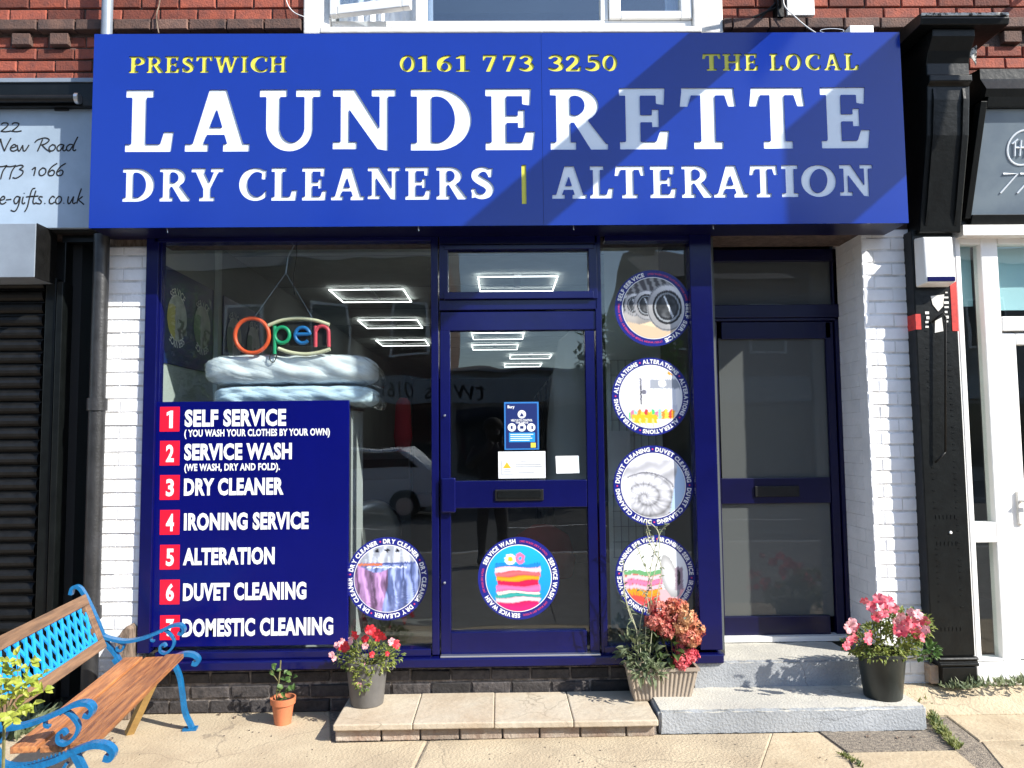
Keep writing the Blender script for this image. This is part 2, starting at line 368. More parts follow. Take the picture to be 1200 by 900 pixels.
# ------------------------------------------------------------------ routed slab-serif lettering: outlines traced from shape functions
def sd_poly(X, Y, pts):
    pts = np.array(pts, float); n = len(pts); d = np.full(X.shape, 1e9); s = np.ones(X.shape)
    for i in range(n):
        a = pts[i]; b = pts[i-1]; e = b-a; wx = X-a[0]; wy = Y-a[1]
        t = np.clip((wx*e[0]+wy*e[1])/max(e@e, 1e-12), 0, 1)
        d = np.minimum(d, (wx-e[0]*t)**2+(wy-e[1]*t)**2)
        c1 = Y >= a[1]; c2 = Y < b[1]; c3 = e[0]*wy > e[1]*wx
        flip = (c1 & c2 & c3) | (~c1 & ~c2 & ~c3); s = np.where(flip, -s, s)
    return s*np.sqrt(d)
def sd_ell(X, Y, cx, cy, rx, ry, rot=0):
    c, s_ = math.cos(rot), math.sin(rot); x = (X-cx)*c+(Y-cy)*s_; y = -(X-cx)*s_+(Y-cy)*c
    k = np.sqrt((x/rx)**2+(y/ry)**2); k2 = np.sqrt((x/rx**2)**2+(y/ry**2)**2)+1e-9
    return k*(k-1)/k2
def contours(F, xs, ys):
    segs = {}
    Sg = F < 0; ny, nx = F.shape
    mixed = (Sg[:-1,:-1] != Sg[1:,:-1]) | (Sg[:-1,:-1] != Sg[:-1,1:]) | (Sg[:-1,:-1] != Sg[1:,1:])
    pt = {}
    def ip(k):
        if k in pt: return
        typ, j, i = k
        if typ == 0: a, b = F[j,i], F[j,i+1]; t = a/(a-b); pt[k] = (xs[i]+(xs[i+1]-xs[i])*t, ys[j])
        else: a, b = F[j,i], F[j+1,i]; t = a/(a-b); pt[k] = (xs[i], ys[j]+(ys[j+1]-ys[j])*t)
    T = {1:[(3,0)],2:[(0,1)],3:[(3,1)],4:[(1,2)],5:[(3,2),(1,0)],6:[(0,2)],7:[(3,2)],8:[(2,3)],9:[(2,0)],10:[(0,3),(2,1)],11:[(2,1)],12:[(1,3)],13:[(1,0)],14:[(0,3)]}
    for j, i in zip(*np.nonzero(mixed)):
        c = int(Sg[j,i]) | int(Sg[j,i+1])<<1 | int(Sg[j+1,i+1])<<2 | int(Sg[j+1,i])<<3
        ek = {0:(0,j,i),1:(1,j,i+1),2:(0,j+1,i),3:(1,j,i)}
        for a, b in T[c]:
            ip(ek[a]); ip(ek[b]); segs[ek[a]] = ek[b]
    loops = []
    while segs:
        k0, k = next(iter(segs.items())); loop = [k0]; del segs[k0]
        while k != k0 and k in segs:
            loop.append(k); k = segs.pop(k)
        loops.append([pt[q] for q in loop])
    return loops
def simplify(loop, tol):
    def dp(a):
        if len(a) < 3: return a
        p, q = np.array(a[0]), np.array(a[-1]); d = q-p; L = np.hypot(*d)+1e-12
        arr = np.array(a[1:-1])-p
        h = np.abs(arr[:,0]*d[1]-arr[:,1]*d[0])/L if L > 1e-9 else np.hypot(arr[:,0], arr[:,1])
        i = int(np.argmax(h))
        if h[i] < tol: return [a[0], a[-1]]
        return dp(a[:i+2])[:-1]+dp(a[i+1:])
    m = len(loop)//2
    return dp(loop[:m+1])[:-1]+dp(loop[m:]+[loop[0]])[:-1]
SERIF = {}
def glyph(ch):
    if ch in SERIF: return SERIF[ch]
    xs = np.arange(-0.15, 1.75, 0.0125); ys = np.arange(-0.1, 1.1, 0.0125); X, Y = np.meshgrid(xs, ys)
    pl = lambda *p: sd_poly(X, Y, p)
    rc = lambda x0, x1, y0, y1: pl((x0,y0),(x1,y0),(x1,y1),(x0,y1))
    U = lambda *a: np.minimum.reduce(a)
    I = lambda *a: np.maximum.reduce(a)
    st = 0.24; t = 0.125
    def chain(pts, rad, n=10):
        q = crom([(a,b,0) for a,b in pts], n); m = len(q); d = None
        for i in range(m-1):
            a, b = q[i], q[i+1]; u0 = i/(m-1)*(len(rad)-1); k = min(int(u0), len(rad)-2); rr = rad[k]+(rad[k+1]-rad[k])*(u0-k)
            ex, ey = b.x-a.x, b.y-a.y; wx, wy = X-a.x, Y-a.y; h = np.clip((wx*ex+wy*ey)/(ex*ex+ey*ey+1e-12), 0, 1)
            s_ = np.hypot(wx-ex*h, wy-ey*h)-rr; d = s_ if d is None else np.minimum(d, s_)
        return d
    if ch == 'L': F = U(rc(.1,.34,0,1), rc(0,.46,1-t,1), rc(0,.74,0,t), pl((.55,.05),(.63,.32),(.80,.32),(.76,0),(.5,0)))
    elif ch == 'E': F = U(rc(.1,.34,0,1), rc(0,.7,1-t,1), rc(0,.76,0,t), pl((.57,.05),(.66,.3),(.81,.3),(.77,0),(.5,0)), pl((.60,.98),(.60,.74),(.73,.72),(.75,1),(.5,1)), rc(.3,.58,.44,.56), rc(.53,.64,.36,.65))
    elif ch == 'T': F = U(rc(.34,.58,0,1), rc(.03,.89,1-t,1), pl((.04,1),(0,.69),(.13,.69),(.20,.92),(.2,1)), pl((.88,1),(.92,.69),(.79,.69),(.72,.92),(.72,1)), rc(.22,.70,0,t))
    elif ch == 'A':
        F = U(pl((.10,.05),(.38,1),(.60,1),(.54,.78),(.27,.05)), pl((.40,1),(.66,1),(.96,.05),(.70,.05),(.47,.80)), rc(.2,.8,.27,.39), rc(0,.38,0,t), rc(.61,1.04,0,t))
    elif ch == 'U':
        bowl = I(sd_ell(X,Y,.5,.37,.375,.385), -sd_ell(X,Y,.54,.40,.20,.27), Y-.38)
        F = U(rc(.125,.345,.36,1), rc(.735,.875,.36,1), bowl, rc(.02,.46,1-t,1), rc(.60,1.0,1-t,1))
        F = np.minimum(F, I(sd_ell(X,Y,.5,.37,.375,.385), Y-.12))
    elif ch == 'N':
        F = U(rc(.13,.27,0,1), rc(.77,.91,.0,1), pl((.08,1),(.36,1),(.91,.12),(.91,-.03),(.74,0),(.13,.86)), rc(0,.3,1-t,1), rc(0,.40,0,t), rc(.64,1.04,1-t,1))
    elif ch == 'D':
        F = U(rc(.1,.34,0,1), I(sd_ell(X,Y,.42,.5,.57,.5), -sd_ell(X,Y,.42,.5,.30,.375), .34-X), rc(0,.43,1-t,1), rc(0,.43,0,t))
    elif ch in 'O0':
        k = 1.0 if ch == 'O' else 0.82
        F = I(sd_ell(X,Y,.5*k,.5,.5*k,.515), -sd_ell(X,Y,.5*k,.5,.245*k,.385,-.12))
    elif ch == 'C':
        F = I(sd_ell(X,Y,.5,.5,.5,.515), -sd_ell(X,Y,.55,.5,.29,.385), -rc(.60,1.2,.30,.72), -rc(.83,1.2,-.1,1.1))
        F = U(F, pl((.70,.93),(.68,.66),(.80,.64),(.84,.95)), )
    elif ch == 'S':
        F = chain([(.60,.76),(.50,.90),(.34,.93),(.17,.84),(.155,.69),(.30,.57),(.50,.45),(.60,.30),(.52,.13),(.34,.065),(.16,.12),(.08,.26)], [.07,.075,.08,.10,.12,.135,.135,.13,.12,.09,.08,.075,.07])
        F = U(F, pl((.56,.95),(.54,.68),(.65,.66),(.69,.97)), pl((.04,.33),(.15,.33),(.17,.05),(.03,.02)))
    elif ch in 'RP':
        b = I(sd_ell(X,Y,.42,.72,.40,.28), -sd_ell(X,Y,.42,.72,.165,.16), .34-X)
        F = U(rc(.1,.34,0,1), b, rc(0,.43,1-.115,1), rc(.3,.43,.44,.555))
        if ch == 'R': F = U(F, pl((.36,.50),(.62,.50),(.93,.11),(.96,.0),(.68,0)), rc(0,.43,0,t), rc(.70,.97,0,.10))
        else: F = U(F, rc(0,.47,0,t))
    elif ch == 'Y': F = U(pl((.10,.95),(.36,.95),(.60,.48),(.60,.35),(.38,.35)), pl((.72,.95),(.88,.95),(.62,.42),(.50,.42)), rc(.37,.61,0,.48), rc(0,.44,1-t,1), rc(.60,1.0,1-t,1), rc(.25,.73,0,t))
    elif ch == 'I': F = U(rc(.12,.36,0,1), rc(0,.48,1-t,1), rc(0,.48,0,t))
    elif ch == 'H': F = U(rc(.1,.33,0,1), rc(.70,.93,0,1), rc(.2,.8,.44,.57), rc(0,.43,1-t,1), rc(0,.43,0,t), rc(.60,1.03,1-t,1), rc(.60,1.03,0,t))
    elif ch == 'W': F = U(pl((.10,.95),(.34,.95),(.52,.2),(.50,0),(.34,0)), pl((.72,1),(.58,1),(.36,0),(.50,0)), pl((.58,1),(.82,1),(1.02,.2),(1.0,0),(.84,0)), pl((1.28,.95),(1.14,.95),(.86,0),(1.0,0)), rc(0,.44,1-t,1), rc(1.02,1.40,1-t,1))
    elif ch == '1': F = U(rc(.24,.48,0,1), pl((.04,.88),(.04,.76),(.30,.80),(.46,1),(.30,1)), rc(.05,.68,0,t))
    elif ch == '7': F = U(rc(0,.76,.85,1), pl((0,1),(0,.66),(.11,.66),(.16,.9)), pl((.54,.9),(.78,.93),(.42,0),(.16,0)))
    elif ch == '2': F = U(chain([(.10,.72),(.20,.88),(.38,.92),(.56,.82),(.56,.62),(.40,.40),(.10,.10)], [.08,.08,.09,.12,.12,.10,.09]), rc(.02,.74,0,.14), pl((.60,.05),(.66,.3),(.77,.3),(.76,0)))
    elif ch == '3': F = chain([(.08,.80),(.22,.92),(.40,.92),(.55,.80),(.50,.62),(.30,.52),(.52,.44),(.60,.26),(.48,.10),(.26,.06),(.05,.14)], [.07,.08,.09,.11,.11,.07,.10,.12,.11,.09,.08])
    elif ch == '5': F = U(rc(.13,.66,.85,1), rc(.12,.25,.50,1), chain([(.18,.56),(.38,.60),(.58,.48),(.60,.26),(.46,.10),(.24,.06),(.05,.13)], [.06,.09,.12,.12,.11,.09,.08]))
    elif ch == '6': F = U(I(sd_ell(X,Y,.38,.31,.37,.33), -sd_ell(X,Y,.39,.31,.165,.205)), chain([(.13,.36),(.15,.60),(.34,.84),(.62,.95)], [.13,.13,.11,.06]))
    elif ch == '|': F = rc(0,.16,0,1)
    lp = contours(F, xs, ys)
    allp = [p for l in lp for p in l]; mnx = min(p[0] for p in allp); mxx = max(p[0] for p in allp); mny = min(p[1] for p in allp); mxy = max(p[1] for p in allp)
    lp = [simplify([((x-mnx)/(mxx-mnx), (y-mny)/(mxy-mny)) for x, y in l], .0022) for l in lp if len(l) > 6]
    SERIF[ch] = lp; return lp
def curve_mesh(loops, name, m, extr=0.0, y=0.0, off=Vector((0,0,0))):
    """filled outline (x,z loops, even-odd) as a mesh; front face at y, back at y+extr"""
    cu_ = bpy.data.curves.new(name, 'CURVE'); cu_.dimensions = '2D'; cu_.fill_mode = 'BOTH'; cu_.extrude = extr/2
    for lp in loops:
        sp = cu_.splines.new('POLY'); sp.points.add(len(lp)-1)
        for i, (x, z) in enumerate(lp): sp.points[i].co = (x, z, 0, 1)
        sp.use_cyclic_u = True
    ob = bpy.data.objects.new('tmp', cu_); me = bpy.data.meshes.new_from_object(ob)
    bpy.data.objects.remove(ob); bpy.data.curves.remove(cu_)
    for v in me.vertices:
        x, z, d = v.co; v.co = (x-off.x, y+extr/2-d-off.y, z-off.z)
    me.name = name; me.materials.clear(); me.materials.append(MT[m] if isinstance(m, str) else m)
    return me
# ------------------------------------------------------------------ plain sans lettering from Blender's own font
def text_mesh(s, bold=0.0, extr=0.0, shear=0.0, spacing=1.0):
    cu_ = bpy.data.curves.new('t', 'FONT'); cu_.body = s; cu_.offset = bold; cu_.shear = shear; cu_.resolution_u = 3; cu_.space_character = spacing
    ob = bpy.data.objects.new('tmp', cu_); me = bpy.data.meshes.new_from_object(ob)
    bpy.data.objects.remove(ob); bpy.data.curves.remove(cu_)
    co = np.array([v.co[:] for v in me.vertices]); fs = [tuple(p.vertices) for p in me.polygons]
    bpy.data.meshes.remove(me); return co, fs
def text_fit(mb, s, x0, x1, z0, z1, y, bold=0.0, shear=0.0, spacing=1.0, lean=0.0, flip=False):
    co, fs = text_mesh(s, bold, 0, shear, spacing)
    mn, mx = co.min(0), co.max(0)
    X = x0+(co[:,0]-mn[0])/(mx[0]-mn[0])*(x1-x0)
    if flip: X = x0+x1-X
    Z = z0+(co[:,1]-mn[1])/(mx[1]-mn[1])*(z1-z0)
    mb.add([(a, y, b) for a, b in zip(X, Z)], fs)
def text_px(mb, s, x0, y0, x1, y1, Y, **k):
    a, b, c, d = R(x0, y0, x1, y1, Y); text_fit(mb, s, a, b, c, d, Y, **k)
def ring_text(mb, s, cx, cz, r, h, y, a0, a1, bold=0.02, wide=1.0):
    """letters round a circle, clockwise from angle a0 to a1 (degrees, 90 = top), feet towards the centre"""
    n = len(s); ws = []; gl = []
    for c in s:
        if c == ' ': ws.append(.30); gl.append(None); continue
        co, fs = text_mesh(c, bold); wd = co[:,0].max()-co[:,0].min(); ws.append(wd+.09); gl.append((co, fs))
    tot = sum(ws); acc = 0; span = math.radians(a0-a1); capH = 0.73
    for wd, g in zip(ws, gl):
        if g:
            co, fs = g; a = math.radians(a0)-span*(acc+wd/2)/tot
            sx = span*r/tot*wide; sz = h/capH
            lx = (co[:,0]-(co[:,0].max()+co[:,0].min())/2)*sx; lz = co[:,1]*sz-h/2
            ux, uz = math.cos(a), math.sin(a)
            mb.add([(cx+ux*(r+q)+uz*p, y, cz+uz*(r+q)-ux*p) for p, q in zip(lx, lz)], fs)
        acc += wd

# ================================================================== GROUND, ROAD
def struct(o): o['kind'] = 'structure'; return o
g = MB(); g.box(-80, 80, -70, -19.2, -0.5, -0.14); g.box(-80, 80, 0.32, 40, -0.5, -0.1)
struct(g.build('ground', 'asph'))
g = MB(); g.box(-60, 60, -14.2, -6.2, -0.5, -0.125); struct(g.build('road', 'asph'))
for i in range(9):
    g = MB(); g.box(-16 + i*4, -14 + i*4, -10.25, -10.15, -0.121, -0.118)
    o = g.build('lane_marking', 'white'); struct(o)
g = MB(); g.box(-60, 60, -6.2, -6.05, -0.5, -0.004); g.box(-60, 60, -14.35, -14.2, -0.5, -0.004); struct(g.build('kerb', 'stepd', bevel=0.01))
g = MB(); g.box(-60, 60, -19.2, -14.35, -0.5, -0.008); struct(g.build('opposite_pavement', 'flagg'))
# pavement: concrete bed with the worn slabs laid into it
pav = MB(); pav.box(-60, 60, -6.05, 0.32, -0.5, -0.006); pav = struct(pav.build('pavement', 'flagd'))
def gquad(name, pts, top, m, th=0.03, parent=pav):
    """paving piece from its corner survey points; slightly bevelled edges"""
    q = [G(x, y, top) for x, y in pts]; c = sum((Vector(p) for p in q), Vector())/len(q)
    lo = [(p.x, p.y) for p in q]
    hi = [(c.x+(p.x-c.x)*0.988, c.y+(p.y-c.y)*0.988) for p in q]
    n = len(q); b = MB()
    vs = [(x, y, top-th) for x, y in lo]+[(x, y, top-0.004) for x, y in lo]+[(x, y, top) for x, y in hi]
    fs = [(i, (i+1) % n, n+(i+1) % n, n+i) for i in range(n)]+[(n+i, n+(i+1) % n, 2*n+(i+1) % n, 2*n+i) for i in range(n)]+[tuple(range(2*n, 3*n))]
    b.add(vs, fs); return b.build(name, m, parent)
# irregular slabs in view, by their corners on the ground
W3 = {}
def slab(pts, m='flag', top=0.0): gquad('slab', pts, top, m)
slab([(-60,842),(105,838),(353,834),(386,833),(388,871),(500,868),(470,930),(-60,930)], 'conc')
slab([(502,868),(770,861),(905,859),(880,930),(472,930)], 'conc', 0.0012)
slab([(906,859),(958,858),(990,882),(1010,930),(881,930)], 'flag', -0.002)
slab([(960,857),(1092,856),(1120,878),(993,881)], 'flagd', 0.001)
slab([(993,882),(1120,879),(1180,930),(1012,930)], 'flag', 0.0)
slab([(1093,826),(1330,822),(1360,861),(1148,868)], 'flag', 0.001)
slab([(1092,800),(1320,797),(1330,821),(1093,825)], 'flag', -0.001)
slab([(1150,869),(1360,862),(1400,930),(1200,930)], 'flag', -0.001)
# further rows of slabs towards the road, beyond the bottom edge of the picture
for r_ in range(5):
    y1 = -0.93 - r_*1.0
    for c_ in range(-9, 9):
        x0 = c_*0.9 + (0.45 if r_ % 2 else 0)
        b = MB(); b.box(x0+.004, x0+.896, y1-.996, y1-.004, -0.03, random.uniform(-0.002, 0.001))
        b.build('slab', ('flag' if (c_+r_) % 5 else 'conc') if r_ == 0 else 'flagg', pav)

# ================================================================== STEPS
st = thing('stone_step', 'low buff stone slab step on a brick base in front of the shop door', 'step', G(580, 860))
sx0, sx1 = G(391, 868).x, G(771, 862).x; ysf = G(580, 867).y; ytop = 0.096
edges = [391, 484, 579, 672, 771]
for i in range(4):
    a, b_ = P(edges[i], 850, ysf).x, P(edges[i+1], 850, ysf).x
    h = random.uniform(-0.003, 0.002)
    m = MB(); m.box(a+.0015, b_-.0015, ysf-0.02-random.uniform(0,.006), -0.012, ytop-0.032+h, ytop+h); m.build('slab', 'slabm', st, bevel=0.006)
m = MB(); m.box(sx0+.02, sx1-.006, ysf+.03, -.02, 0.0, ytop-0.034); m.build('mortar_bed', 'dmortar', st)
xx = sx0+.012
while xx < sx1-.02:
    l = min(random.uniform(.19, .24), sx1-xx-.01); m = MB(); m.box(xx, xx+l-.009, ysf+.004+random.uniform(0,.008), ysf+.10, .0, ytop-.036)
    m.build('brick', 'sbrick', st, bevel=0.006); xx += l
def rough_block(name, x0, x1, y0, y1, z0, z1, m, parent, n=0.010, seed=1):
    bm = bmesh.new(); bmesh.ops.create_cube(bm, size=1)
    bmesh.ops.scale(bm, vec=(x1-x0, y1-y0, z1-z0), verts=bm.verts); bmesh.ops.translate(bm, vec=((x0+x1)/2, (y0+y1)/2, (z0+z1)/2), verts=bm.verts)
    bmesh.ops.subdivide_edges(bm, edges=bm.edges, cuts=1)
    bmesh.ops.bevel(bm, geom=[e for e in bm.edges if len(e.link_faces) == 2 and e.calc_face_angle(0) > 1], offset=0.012, segments=2, affect='EDGES')
    L = [e for e in bm.edges if e.calc_length() > 0.25]
    bmesh.ops.subdivide_edges(bm, edges=L, cuts=22, use_grid_fill=True)
    rr = random.Random(seed)
    for v in bm.verts:
        if v.co.z > z0+0.005: v.co += Vector((rr.uniform(-n, n)*.5, rr.uniform(-n, n)*.6, rr.uniform(-n, n)*.35))
    bmesh.ops.recalc_face_normals(bm, faces=bm.faces)
    off = OFF[parent.name] if parent else Vector(((x0+x1)/2, (y0+y1)/2, z0))
    bmesh.ops.translate(bm, vec=-off, verts=bm.verts)
    me = bpy.data.meshes.new(name); bm.to_mesh(me); bm.free(); me.materials.append(MT[m])
    me.polygons.foreach_set('use_smooth', [True]*len(me.polygons))
    me.set_sharp_from_angle(angle=math.radians(35))
    me.materials.append(MT['stept'])
    for p in me.polygons:
        if p.normal.z > .75: p.material_index = 1
    o = link(name, me, parent, (0,0,0) if parent else off); OFF[o.name] = off; return o
ysc = G(930, 858).y
stc = thing('concrete_step', 'double grey painted concrete step leading up to the recessed side door', 'step', G(930, 858))
rough_block('lower_tread', G(773, 861).x, G(1088, 856).x, ysc, -0.012, -0.01, 0.118, 'stepd', stc, 0.008, 3)
rough_block('upper_tread', P(812, 790, -.06).x, P(1012, 790, -.06).x, -0.055, 0.34, 0.09, 0.262, 'stepd', stc, 0.005, 4)

# ================================================================== BRICKWORK
def brick_mesh(name, m, l=0.215, h=0.065, d=0.10, seed=0, n=0.002, bv=0.005):
    bm = bmesh.new(); bmesh.ops.create_cube(bm, size=1)
    bmesh.ops.scale(bm, vec=(l, d, h), verts=bm.verts); bmesh.ops.translate(bm, vec=(0, d/2, 0), verts=bm.verts)
    fe = [e for e in bm.edges if all(v.co.y < 1e-4 for v in e.verts)]
    bmesh.ops.bevel(bm, geom=fe, offset=bv, segments=1, affect='EDGES')
    rr = random.Random(seed)
    for v in bm.verts:
        if v.co.y < d*.6: v.co += Vector((rr.uniform(-n, n), rr.uniform(-n, n), rr.uniform(-n, n)))
    bmesh.ops.recalc_face_normals(bm, faces=bm.faces)
    me = bpy.data.meshes.new(name); bm.to_mesh(me); bm.free(); me.materials.append(MT[m]); return me
def courses(parent, meshes, x0, x1, z0, z1, y, L=0.225, H=0.075, l=0.215, h=0.065, phase=0.0, name='brick', skip=None, jit=0.003, half=0.5):
    off = OFF[parent.name]; k = 0; z = z0
    while z < z1-0.01:
        x = x0-((phase+half*(k % 2)) % 1)*L
        hh = min(h, z1-z-0.002)
        while x < x1-0.012:
            a, b_ = max(x, x0), min(x+l, x1)
            if b_-a > 0.02 and not (skip and skip((a+b_)/2, z+hh/2)):
                o = bpy.data.objects.new(name, random.choice(meshes)); COL.objects.link(o); o.parent = parent
                o.location = ((a+b_)/2-off.x, y-random.uniform(0, jit)-off.y, z+hh/2-off.z)
                o.scale = ((b_-a)/l, 1, hh/h)
            x += L
        z += H; k += 1
RB = [brick_mesh('red_brick', 'rbrick', seed=i) for i in range(5)]
BB = [brick_mesh('brown_brick', 'bbrick', seed=i) for i in range(4)]
WB = [brick_mesh('painted_brick', 'wbrick', seed=i, n=0.0018, bv=0.003) for i in range(5)]
DB = [brick_mesh('plinth_brick', 'dbrick', seed=i, n=0.004) for i in range(5)]

zs1 = P(230, 19.5, -.045).z; zs0 = P(230, 34.5, -.045).z; ZW = P(600, 36.5, 0).z                      # string course
XL = P(-70, 20).x; XW0, XW1 = P(357, 20).x, P(846, 20).x; XR = P(1290, 20).x; XC = P(113, 20).x
ub = thing('brick_facade', 'weathered red brick upper storey with a brown string course above the blue sign', 'building', (0, 0, 2.75))
m = MB()
m.box(XL, XW0, .012, .30, 3.55, 4.66); m.box(XW1, XR, .012, .30, 3.55, 4.66); m.box(XW0, XW1, .013, .30, 2.74, ZW-.006)
m.box(XL, XW0, .012, .30, 2.74, 3.549); m.box(XW1, XR, .012, .30, 2.74, 3.549)
m.build('wall', 'mortar', ub)
def brickwallmat():
    mm = mat('distant brickwork', (0.36, 0.10, 0.05), 0.85); t = mm.node_tree; N = t.nodes; L = t.links
    bt = N.new('ShaderNodeTexBrick'); bt.inputs['Color1'].default_value = (.42,.12,.06,1); bt.inputs['Color2'].default_value = (.22,.07,.045,1)
    bt.inputs['Mortar'].default_value = (.10,.07,.06,1); bt.inputs['Scale'].default_value = 1; bt.inputs['Brick Width'].default_value = .225
    bt.inputs['Row Height'].default_value = .075; bt.inputs['Mortar Size'].default_value = .005
    tc = N.new('ShaderNodeTexCoord'); sp = N.new('ShaderNodeSeparateXYZ'); cb = N.new('ShaderNodeCombineXYZ')
    L.new(tc.outputs['Object'], sp.inputs[0]); L.new(sp.outputs[0], cb.inputs[0]); L.new(sp.outputs[2], cb.inputs[1]); L.new(cb.outputs[0], bt.inputs[0])
    L.new(bt.outputs[0], N['Principled BSDF'].inputs['Base Color']); return mm
MT['farbrick'] = brickwallmat()
m = MB(); m.box(-9, XL-.002, .0, .30, -.1, 7.4); m.box(XL, XW0, 0, .3, 4.662, 7.4); m.box(XW1, XR, 0, .3, 4.662, 7.4); m.box(XW0, XW1, 0, .3, 5.45, 7.4); m.box(XR+.002, 9, 0, .3, -.1, 7.4)
m.build('upper_brickwork', 'farbrick', ub)
m = MB(); m.hexa([(-9,-.25,7.4),(9,-.25,7.4),(9,6,7.4),(-9,6,7.4)], [(-9,-.2,7.5),(9,-.2,7.5),(9,5.9,9.4),(-9,5.9,9.4)]); m.build('roof', 'blackm', ub)
courses(ub, RB, XL, XW0, zs1+.006, 4.66, 0.0, phase=.15)
courses(ub, RB, XW1, XR, zs1+.006, 4.66, 0.0, phase=.55)
courses(ub, BB, XL, XW0-.0, zs0, zs0+.078, -0.045, h=.07, H=.08, phase=.3)
courses(ub, BB, XW1, XR, zs0, zs0+.078, -0.045, h=.07, H=.08, phase=.75)
# dentils and the bricks under them, left of the sign and right of the black bracket
for a, b_ in ((XL, XC), (P(1130, 40).x, XR)):
    x = a
    while x < b_-.11:
        mm = MB(); mm.box(x, x+.108, -.032, .08, zs0-.082, zs0-.012); mm.build('dentil', 'bbrick', ub, bevel=.004); x += .225
    courses(ub, RB, a, b_, zs0-.083-.225-.0, zs0-.085, 0.0, phase=.4)
# bricks between the dentils
courses(ub, RB, XL, XC, zs0-.082, zs0-.012, 0.006, phase=.1, H=.08)

# white painted brick piers
def pier(label, x0, x1, z1, ret=None, skip=None, ph=0.3, seed=1, z0=0.0):
    random.seed(seed)
    t = thing('brick_pier', label, 'brick pier', ((x0+x1)/2, 0, z0))
    m = MB(); m.box(x0+.002, x1-.002, .0035, .30, z0, z1); m.build('core', 'wmortar', t)
    courses(t, WB, x0, x1, z0+.004, z1, 0.0, L=.222, H=.0775, l=.2185, h=.0748, phase=ph, skip=skip, jit=.002)
    return t
px0, px1 = P(119, 520).x, P(168.5, 520).x
lp = pier('narrow white painted brick pier left of the blue shopfront', px0, px1, P(145, 289).z, ph=.55, seed=3)
m = MB(); m.box(px0, px1, .012, .2, P(145,289).z+.002, 2.739); m.build('bare_brick_cap', 'log', lp)
rx0, rx1 = P(1019, 500).x, P(1079, 500).x
rp = pier('white painted brick pier between the side door and the black pilaster', rx0, rx1, 2.765, ph=.2, seed=5)
# its reveal, facing the recessed door
off = OFF[rp.name]; z = .28; k = 0
m = MB(); m.box(rx0+.0022, rx0+.05, .301, .40, .0, 2.765); m.build('reveal_core', 'wmortar', rp)
while z < 2.755:
    ys = [(0.0, .215), (.2195, .395)] if k % 2 else [(0.0, .105), (.1095, .32), (.3245, .395)]
    for a, b_ in ys:
        h = min(.075, 2.76-z); mm = MB(); mm.box(rx0-.001-random.uniform(0,.001), rx0+.03, a+.002, b_+.0015, z, z+h); mm.build('brick', 'wbrick', rp)
    z += .0775; k += 1
random.seed(11)
# plinth under the shop window
pz1 = P(500, 783).z
pl_ = thing('brick_plinth', 'blackened brick plinth under the blue shopfront', 'plinth', (-.6, 0, 0))
pxa, pxb = P(162, 800).x, P(850, 800).x
m = MB(); m.box(pxa, pxb, .010, .25, -.02, pz1-.004); m.build('mortar', 'dmortar', pl_)
courses(pl_, DB, pxa, pxb, 0.0, pz1-.005, 0.0, L=.228, H=.081, h=.070, phase=.2, jit=.006)

# ================================================================== SHOPFRONT (navy frame)
YF, YB = -0.03, 0.055
sf = thing('shopfront', 'navy blue gloss shopfront frame with large window panes round the shop door', 'shopfront', (-.4, 0, .2))
def member(name, x0, y0, x1, y1, yf=YF, yb=YB, m='navy', parent=sf, bevel=.004, label=None):
    b = MB(); boxpx(b, x0, y0, x1, y1, yf, yb); return b.build(name, m, parent, bevel=bevel, label=label)
member('post', 166, 268, 180.5, 766)
member('glazing_bead', 181, 284, 185, 762, .0, YB)
member('post', 505.5, 268, 514, 768)
member('post', 700.5, 268, 708, 768)
member('post', 814, 268, 833+7, 762, yf=-.045)
member('header_rail', 181, 268, 505, 283)
member('header_rail', 514.5, 268, 700, 286)
member('header_rail', 708.5, 268, 813.5, 282)
member('bottom_rail', 181, 763, 505, 772, yf=-.035)
member('bottom_rail', 708.5, 757, 813.5, 769, yf=-.035)
b = MB(); boxpx(b, 160, 772, 849, 783, -.075, YB); b.build('sill', 'navy', sf, bevel=.008)
member('stall_riser', 505.5, 768.5, 849, 772, yf=-.05)
member('transom_frame', 520, 286.5, 696, 292, yf=-.045, yb=.03); member('transom_frame', 520, 341.5, 696, 350, yf=-.055, yb=.03)
member('transom_frame', 514.5, 286.5, 525, 350, yf=-.04, yb=.03); member('transom_frame', 690, 286.5, 700, 350, yf=-.04, yb=.03)
member('transom_rail', 514.5, 351, 700, 363)
def pane(name, x0, y0, x1, y1, y=.028, m='glass', parent=sf, th=.006):
    b = MB(); boxpx(b, x0, y0, x1, y1, y, y+th); return b.build(name, m, parent)
pane('window_pane', 184, 282, 506, 764); pane('window_pane', 707, 281, 815, 759); pane('window_pane', 524, 291, 691, 343, y=.0)
# door
member('top_rail', 514.5, 364, 701, 387, -.02, .04)
dr = thing('shop_door', 'navy framed glass shop door with a black letterbox and a flower free threshold'.replace(' and a flower free threshold', ''), 'door', (P(608, 766).x, -.02, P(608,766).z))
def dm(name, *a, **k): return member(name, *a, parent=dr, **k)
for o in list(sf.children):
    if o.name.startswith('top_rail'): bpy.data.objects.remove(o)
dm('top_rail', 516, 365, 700, 387, -.022, .03)
dm('stile', 516, 387.3, 528, 767, -.022, .03); dm('stile', 688.5, 387.3, 700, 767, -.022, .03)
dm('mid_rail', 528.4, 563, 688, 595, -.026, .03); dm('bottom_rail', 528.4, 740, 688, 767, -.024, .03)
pane('glass_pane', 527, 386, 690, 564, y=.008, m='glassd', parent=dr); pane('glass_pane', 527, 594, 690, 741, y=.008, m='glassd', parent=dr)
b = MB(); boxpx(b, 580, 573.5, 637, 587, -.036, -.0262); b.build('letterbox', 'blackm', dr, bevel=.004)
